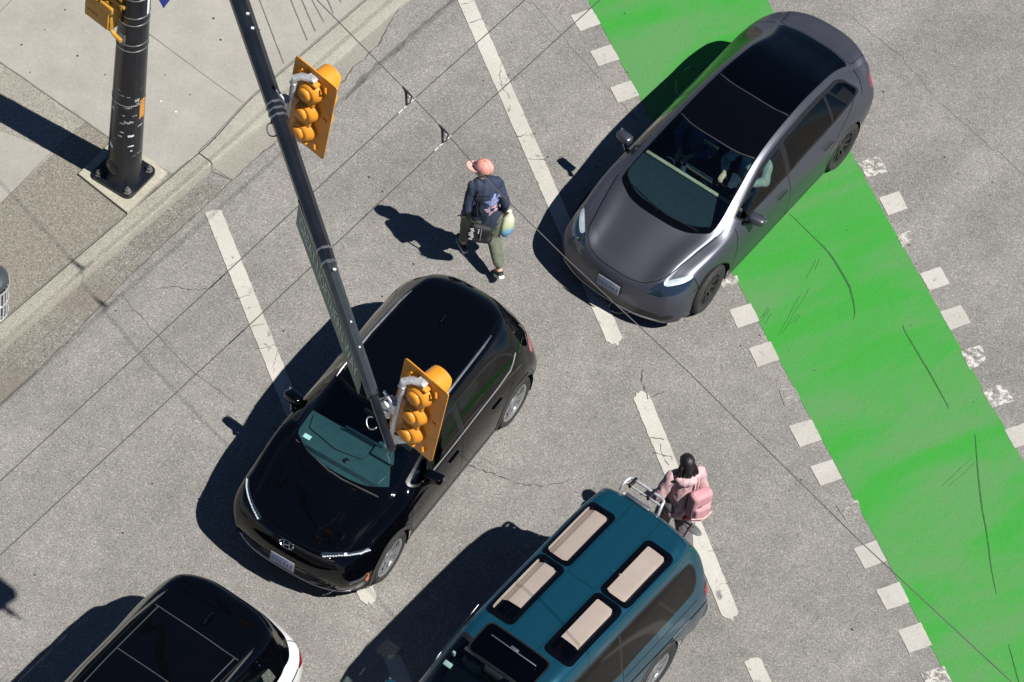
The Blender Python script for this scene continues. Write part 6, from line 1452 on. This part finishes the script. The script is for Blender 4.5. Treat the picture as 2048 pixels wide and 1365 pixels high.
def make_woman():
    hip = Vector((0, 0, .86)); ch = Vector((0, .03, 1.22)); nk = Vector((0, .045, 1.385)); hc = Vector((0, .07, 1.505)); f = Vector((-.15, 1, 0))
    hl, hr = hip+Vector((-.085, 0, -.02)), hip+Vector((.085, 0, -.02)); kl, al = Vector((-.09, .16, .47)), Vector((-.09, .20, .085)); kr, ar = Vector((.10, .04, .46)), Vector((.10, -.20, .13))
    sl, sr = ch+Vector((-.165, 0, .105)), ch+Vector((.165, 0, .105)); el, wl = Vector((-.28, .0, 1.05)), Vector((-.34, .10, .96)); er, wr = Vector((.23, -.04, 1.05)), Vector((.13, -.03, .90))
    m = MB(); limbs(m, [(hip, .12, ch, .115), (ch, .115, nk, .05), (nk, .05, hc-Vector((0, .01, .06)), .05), (sl, .048, el, .038), (el, .038, wl, .025), (sr, .048, er, .038), (er, .038, wr, .025), (sl, .05, sr, .05),
        (hl, .085, kl, .055), (kl, .052, al, .036), (hr, .085, kr, .055), (kr, .052, ar, .036), (al, .036, al+Vector((0, .11, -.05)), .028), (ar, .036, ar+Vector((0, .09, -.08)), .028)])
    head(m, hc, f, .95); hand(m, wl, (-.5, .6, -.5), -1, .6, (.3, .3, .9), .92); hand(m, wr, (-.35, -.1, -.9), 1, 1.0, (0, 1, 0), .92)
    body = fused(m, .007, 'person', M['skin2']); tag(body, 'woman with long black hair and pink jacket walking behind the teal van', 'person'); eyes(body, hc, f, .95)
    m = MB(); limbs(m, [(hip+Vector((0, 0, -.08)), .165, ch, .155), (hip+Vector((-.07, 0, -.10)), .125, hip+Vector((.07, 0, -.10)), .125), (ch+Vector((-.08, 0, .09)), .095, ch+Vector((.08, 0, .09)), .095), (ch+Vector((0, .0, .12)), .085, nk+Vector((0, -.01, -.01)), .07), (sl, .078, el, .070), (el, .070, wl, .056), (sr, .078, er, .070), (er, .070, wr, .055)])
    jk = fused(m, .011, 'jacket', M['pink'], body, 5)
    m = MB(); m.ell(ch+Vector((-.01, -.115, .12)), (.12, .055, .075), Matrix.Rotation(.35, 3, 'X')); m.cap(ch+Vector((-.11, -.07, .15)), .045, ch+Vector((.11, -.07, .15)), .045); fused(m, .011, 'hood', M['pinkpale'], jk, 4)
    m = MB(); limbs(m, [(hip+Vector((-.04, 0, -.03)), .125, hip+Vector((.04, 0, -.03)), .125), (hl, .125, kl, .105), (kl, .105, al+Vector((0, 0, .05)), .09), (hr, .125, kr, .105), (kr, .105, ar+Vector((0, .03, .06)), .09)]); fused(m, .011, 'trousers', M['mauve'], body, 5)
    for a in (al, ar):
        m = MB(); m.cap(a+Vector((0, -.05, -.035)), .038, a+Vector((0, .08, -.045)), .042); m.cap(a+Vector((0, .06, -.045)), .04, a+Vector((0, .16, -.05)), .032); fused(m, .009, 'shoe', M['sole'], body, 3)
    m = MB(); m.ell(hc+Vector((0, -.020, .033)), (.086, .106, .100), None, 22, 16); m.cap(hc+Vector((0, -.065, .01)), .078, hc+Vector((-.005, -.10, -.15)), .060); m.cap(hc+Vector((-.065, -.05, -.03)), .045, ch+Vector((-.115, -.08, .14)), .030); m.cap(hc+Vector((.065, -.05, -.03)), .045, ch+Vector((.12, -.06, .10)), .026); m.cap(ch+Vector((-.115, -.08, .14)), .03, ch+Vector((-.185, -.07, .12)), .012)
    hs = remesh(m, .009, 4); 
    for v in hs.vertices: v.co += v.normal*(.0015*math.sin(60*math.atan2(v.co.x, -v.co.y-.2)))
    hr_ = link('hair', hs, M['hair'], body, 3); random.seed(11)
    for k in range(26):
        q = random.uniform(-1, 1); a = hc+Vector((q*.075, -.10+.03*abs(q), random.uniform(-.02, .06))); b = ch+Vector((q*.13+random.uniform(-.02, .02), -.11+.05*abs(q), random.uniform(.10, .17))); e = b+Vector((q*.05+random.uniform(-.03, .03), random.uniform(-.03, .0), random.uniform(-.09, -.02)))
        m = MB(); a = a+Vector((q*.012, -.012, 0)); m.tube(catmull([a, (a+b)/2+Vector((q*.02, -.022, 0)), b, e], 4), [.009]*8+[.007, .006, .005, .003, .002], 5); m.build('hair_strand', M['hair'], hr_, 3)
    pos = (2.17, 30.68, 0); rz = .42; place(body, pos, rz); RZ = Matrix.Rotation(rz, 4, 'Z'); W = lambda p: Vector(pos)+(RZ @ Vector(p))
    bp_ = thing('backpack', 'soft pink backpack slung on the right shoulder of the black haired woman', 'backpack', W((.13, -.20, .86)), rz+.22)
    m = MB(); m.box((0, 0, .20), (.27, .15, .42), None, .05, 3); m.box((0, -.075, .12), (.20, .07, .20), None, .028, 3); fused(m, .011, 'pack', M['pinkpack'], bp_, 5)
    m = MB(); m.tube([(-.135, -.085, .07), (0, -.128, .06), (.135, -.085, .07)], .010, 6); m.tube([(-.12, -.07, .012), (0, -.10, .005), (.12, -.07, .012)], .016, 6); m.tube([(-.05, -.115, .30), (.08, -.10, .30)], .006, 6); m.build('piping', M['pinkpale'], bp_)
    m = MB(); m.tube(catmull([(-.02, .07, .40), (.0, .10, .50), (.02, .20, .54), (.03, .28, .46)], 5), .016, 6); m.build('shoulder_strap', M['pinkpack'], bp_)
    rp = thing('red_pouch', 'small red pouch dangling beside the pink backpack of the black haired woman', 'pouch', W((.03, -.175, .72)), rz)
    m = MB(); m.box((0, 0, .03), (.085, .04, .07), Matrix.Rotation(.3, 3, 'Y'), .018, 3); m.ell((.05, -.01, .05), (.03, .025, .03)); m.build('pouch', M['red'], rp, .9)
    m = MB(); m.tube([(0, 0, .06), (-.01, .03, .12), (-.0, .05, .17)], .004, 6); m.build('cord', M['red'], rp)
    return body

def seated(label, y, shirt, hair, wheelman, skin='skin'):
    """adult on a car seat: local x points ahead in the car's axes, so build in car axes directly"""
    hip = Vector((-.10, y, .56)); ch = Vector((-.17, y, .90)); nk = Vector((-.16, y, 1.03)); hc = Vector((-.12, y, 1.145)); kn = [Vector((.34, y+q*.11, .60)) for q in (-1, 1)]; ft = [Vector((.62, y+q*.11, .40)) for q in (-1, 1)]
    s_ = [ch+Vector((.0, q*.17, .08)) for q in (-1, 1)]
    if wheelman: e_ = [Vector((.04, y-.27, .82)), Vector((.04, y+.28, .84))]; w_ = [Vector((.28, y-.15, .90)), Vector((.28, y+.16, .92))]
    else: e_ = [Vector((.0, y-.25, .72)), Vector((.02, y+.25, .73))]; w_ = [Vector((.20, y-.07, .70)), Vector((.20, y+.07, .72))]
    m = MB(); limbs(m, [(hip, .12, ch, .125), (ch, .12, nk, .055), (nk, .052, hc-Vector((0, 0, .05)), .052)] + [(s_[i], .05, e_[i], .04) for i in (0, 1)] + [(e_[i], .04, w_[i], .027) for i in (0, 1)] + [(hip+Vector((0, q*.09, 0)), .085, kn[i], .062) for i, q in enumerate((-1, 1))] + [(kn[i], .06, ft[i], .042) for i in (0, 1)] + [(ft[i], .04, ft[i]+Vector((.12, 0, -.02)), .03) for i in (0, 1)])
    head(m, hc, (1, 0, 0)); 
    for i, q in ((0, 1), (1, -1)): hand(m, w_[i], (1, q*.2, .1), q, 1.1, (0, 0, 1))
    body = fused(m, .010, 'person', M[skin]); tag(body, label, 'person'); eyes(body, hc, (1, 0, 0))
    m = MB(); limbs(m, [(hip, .145, ch, .15), (ch+Vector((0, -.08, .07)), .09, ch+Vector((0, .08, .07)), .09)] + [(s_[i], .072, e_[i], .062) for i in (0, 1)] + [(e_[i], .060, w_[i]-(w_[i]-e_[i])*.25, .045) for i in (0, 1)]); fused(m, .012, 'shirt', M[shirt], body, 4)
    m = MB(); limbs(m, [(hip+Vector((0, q*.09, 0)), .10, kn[i], .078) for i, q in enumerate((-1, 1))] + [(kn[i], .078, ft[i], .06) for i in (0, 1)]); fused(m, .012, 'trousers', M['navy'], body, 4)
    m = MB(); m.ell(hc+Vector((-.03, 0, .045)), (.105, .090, .095)); m.cap(hc+Vector((-.06, 0, .0)), .075, hc+Vector((-.07, 0, -.06)), .06); fused(m, .010, 'hair', M[hair], body, 4)
    place(body, (2.0595, 35.8635, 0), -2.0583); return body
man = make_man(); woman = make_woman()
seated('driver in a pale shirt at the wheel behind the windscreen of the grey sedan', .37, 'paleshirt', 'hair', True)
seated('passenger in a blue shirt on the front seat of the grey sedan', -.37, 'blueshirt', 'hair', False)

# ================================================================== LIGHT, SKY, CAMERA
SUNV = Vector((.622, -.272, 1.0)).normalized()
sl_ = bpy.data.lights.new('sun', 'SUN'); sl_.energy = 5.0; sl_.angle = rad(0.5); sl_.color = (1.0, .955, .89)
so = bpy.data.objects.new('sun', sl_); COL.objects.link(so); so.rotation_euler = SUNV.to_track_quat('Z', 'Y').to_euler(); so.location = (20, 10, 60)
w = bpy.data.worlds.new('World'); SC.world = w; w.use_nodes = True; nt = w.node_tree; bg = nt.nodes['Background']
sky = nt.nodes.new('ShaderNodeTexSky'); sky.sky_type = 'NISHITA'; sky.sun_disc = False
sky.sun_elevation = math.asin(SUNV.z); sky.sun_rotation = math.atan2(SUNV.x, SUNV.y); sky.air_density = 1.0; sky.dust_density = 0.0; sky.ozone_density = 4.0; sky.altitude = 5000
nt.links.new(sky.outputs[0], bg.inputs[0]); bg.inputs[1].default_value = 0.05
cam = bpy.data.cameras.new('camera'); co_ = bpy.data.objects.new('camera', cam); COL.objects.link(co_)
cam.sensor_fit = 'HORIZONTAL'; cam.sensor_width = 36; cam.lens = FPX/2048*36; cam.clip_end = 3000; cam.clip_start = .5
co_.matrix_world = Matrix.Translation(CAMP) @ Matrix((RIGHT, UP, -FWD)).transposed().to_4x4(); SC.camera = co_
vs_ = SC.view_settings; vs_.view_transform = 'Standard'; vs_.look = 'None'; vs_.gamma = 1; vs_.use_curve_mapping = False; vs_.exposure = 0.5
SC.cycles.max_bounces = 8; SC.cycles.transparent_max_bounces = 16; SC.cycles.caustics_reflective = False; SC.cycles.caustics_refractive = False
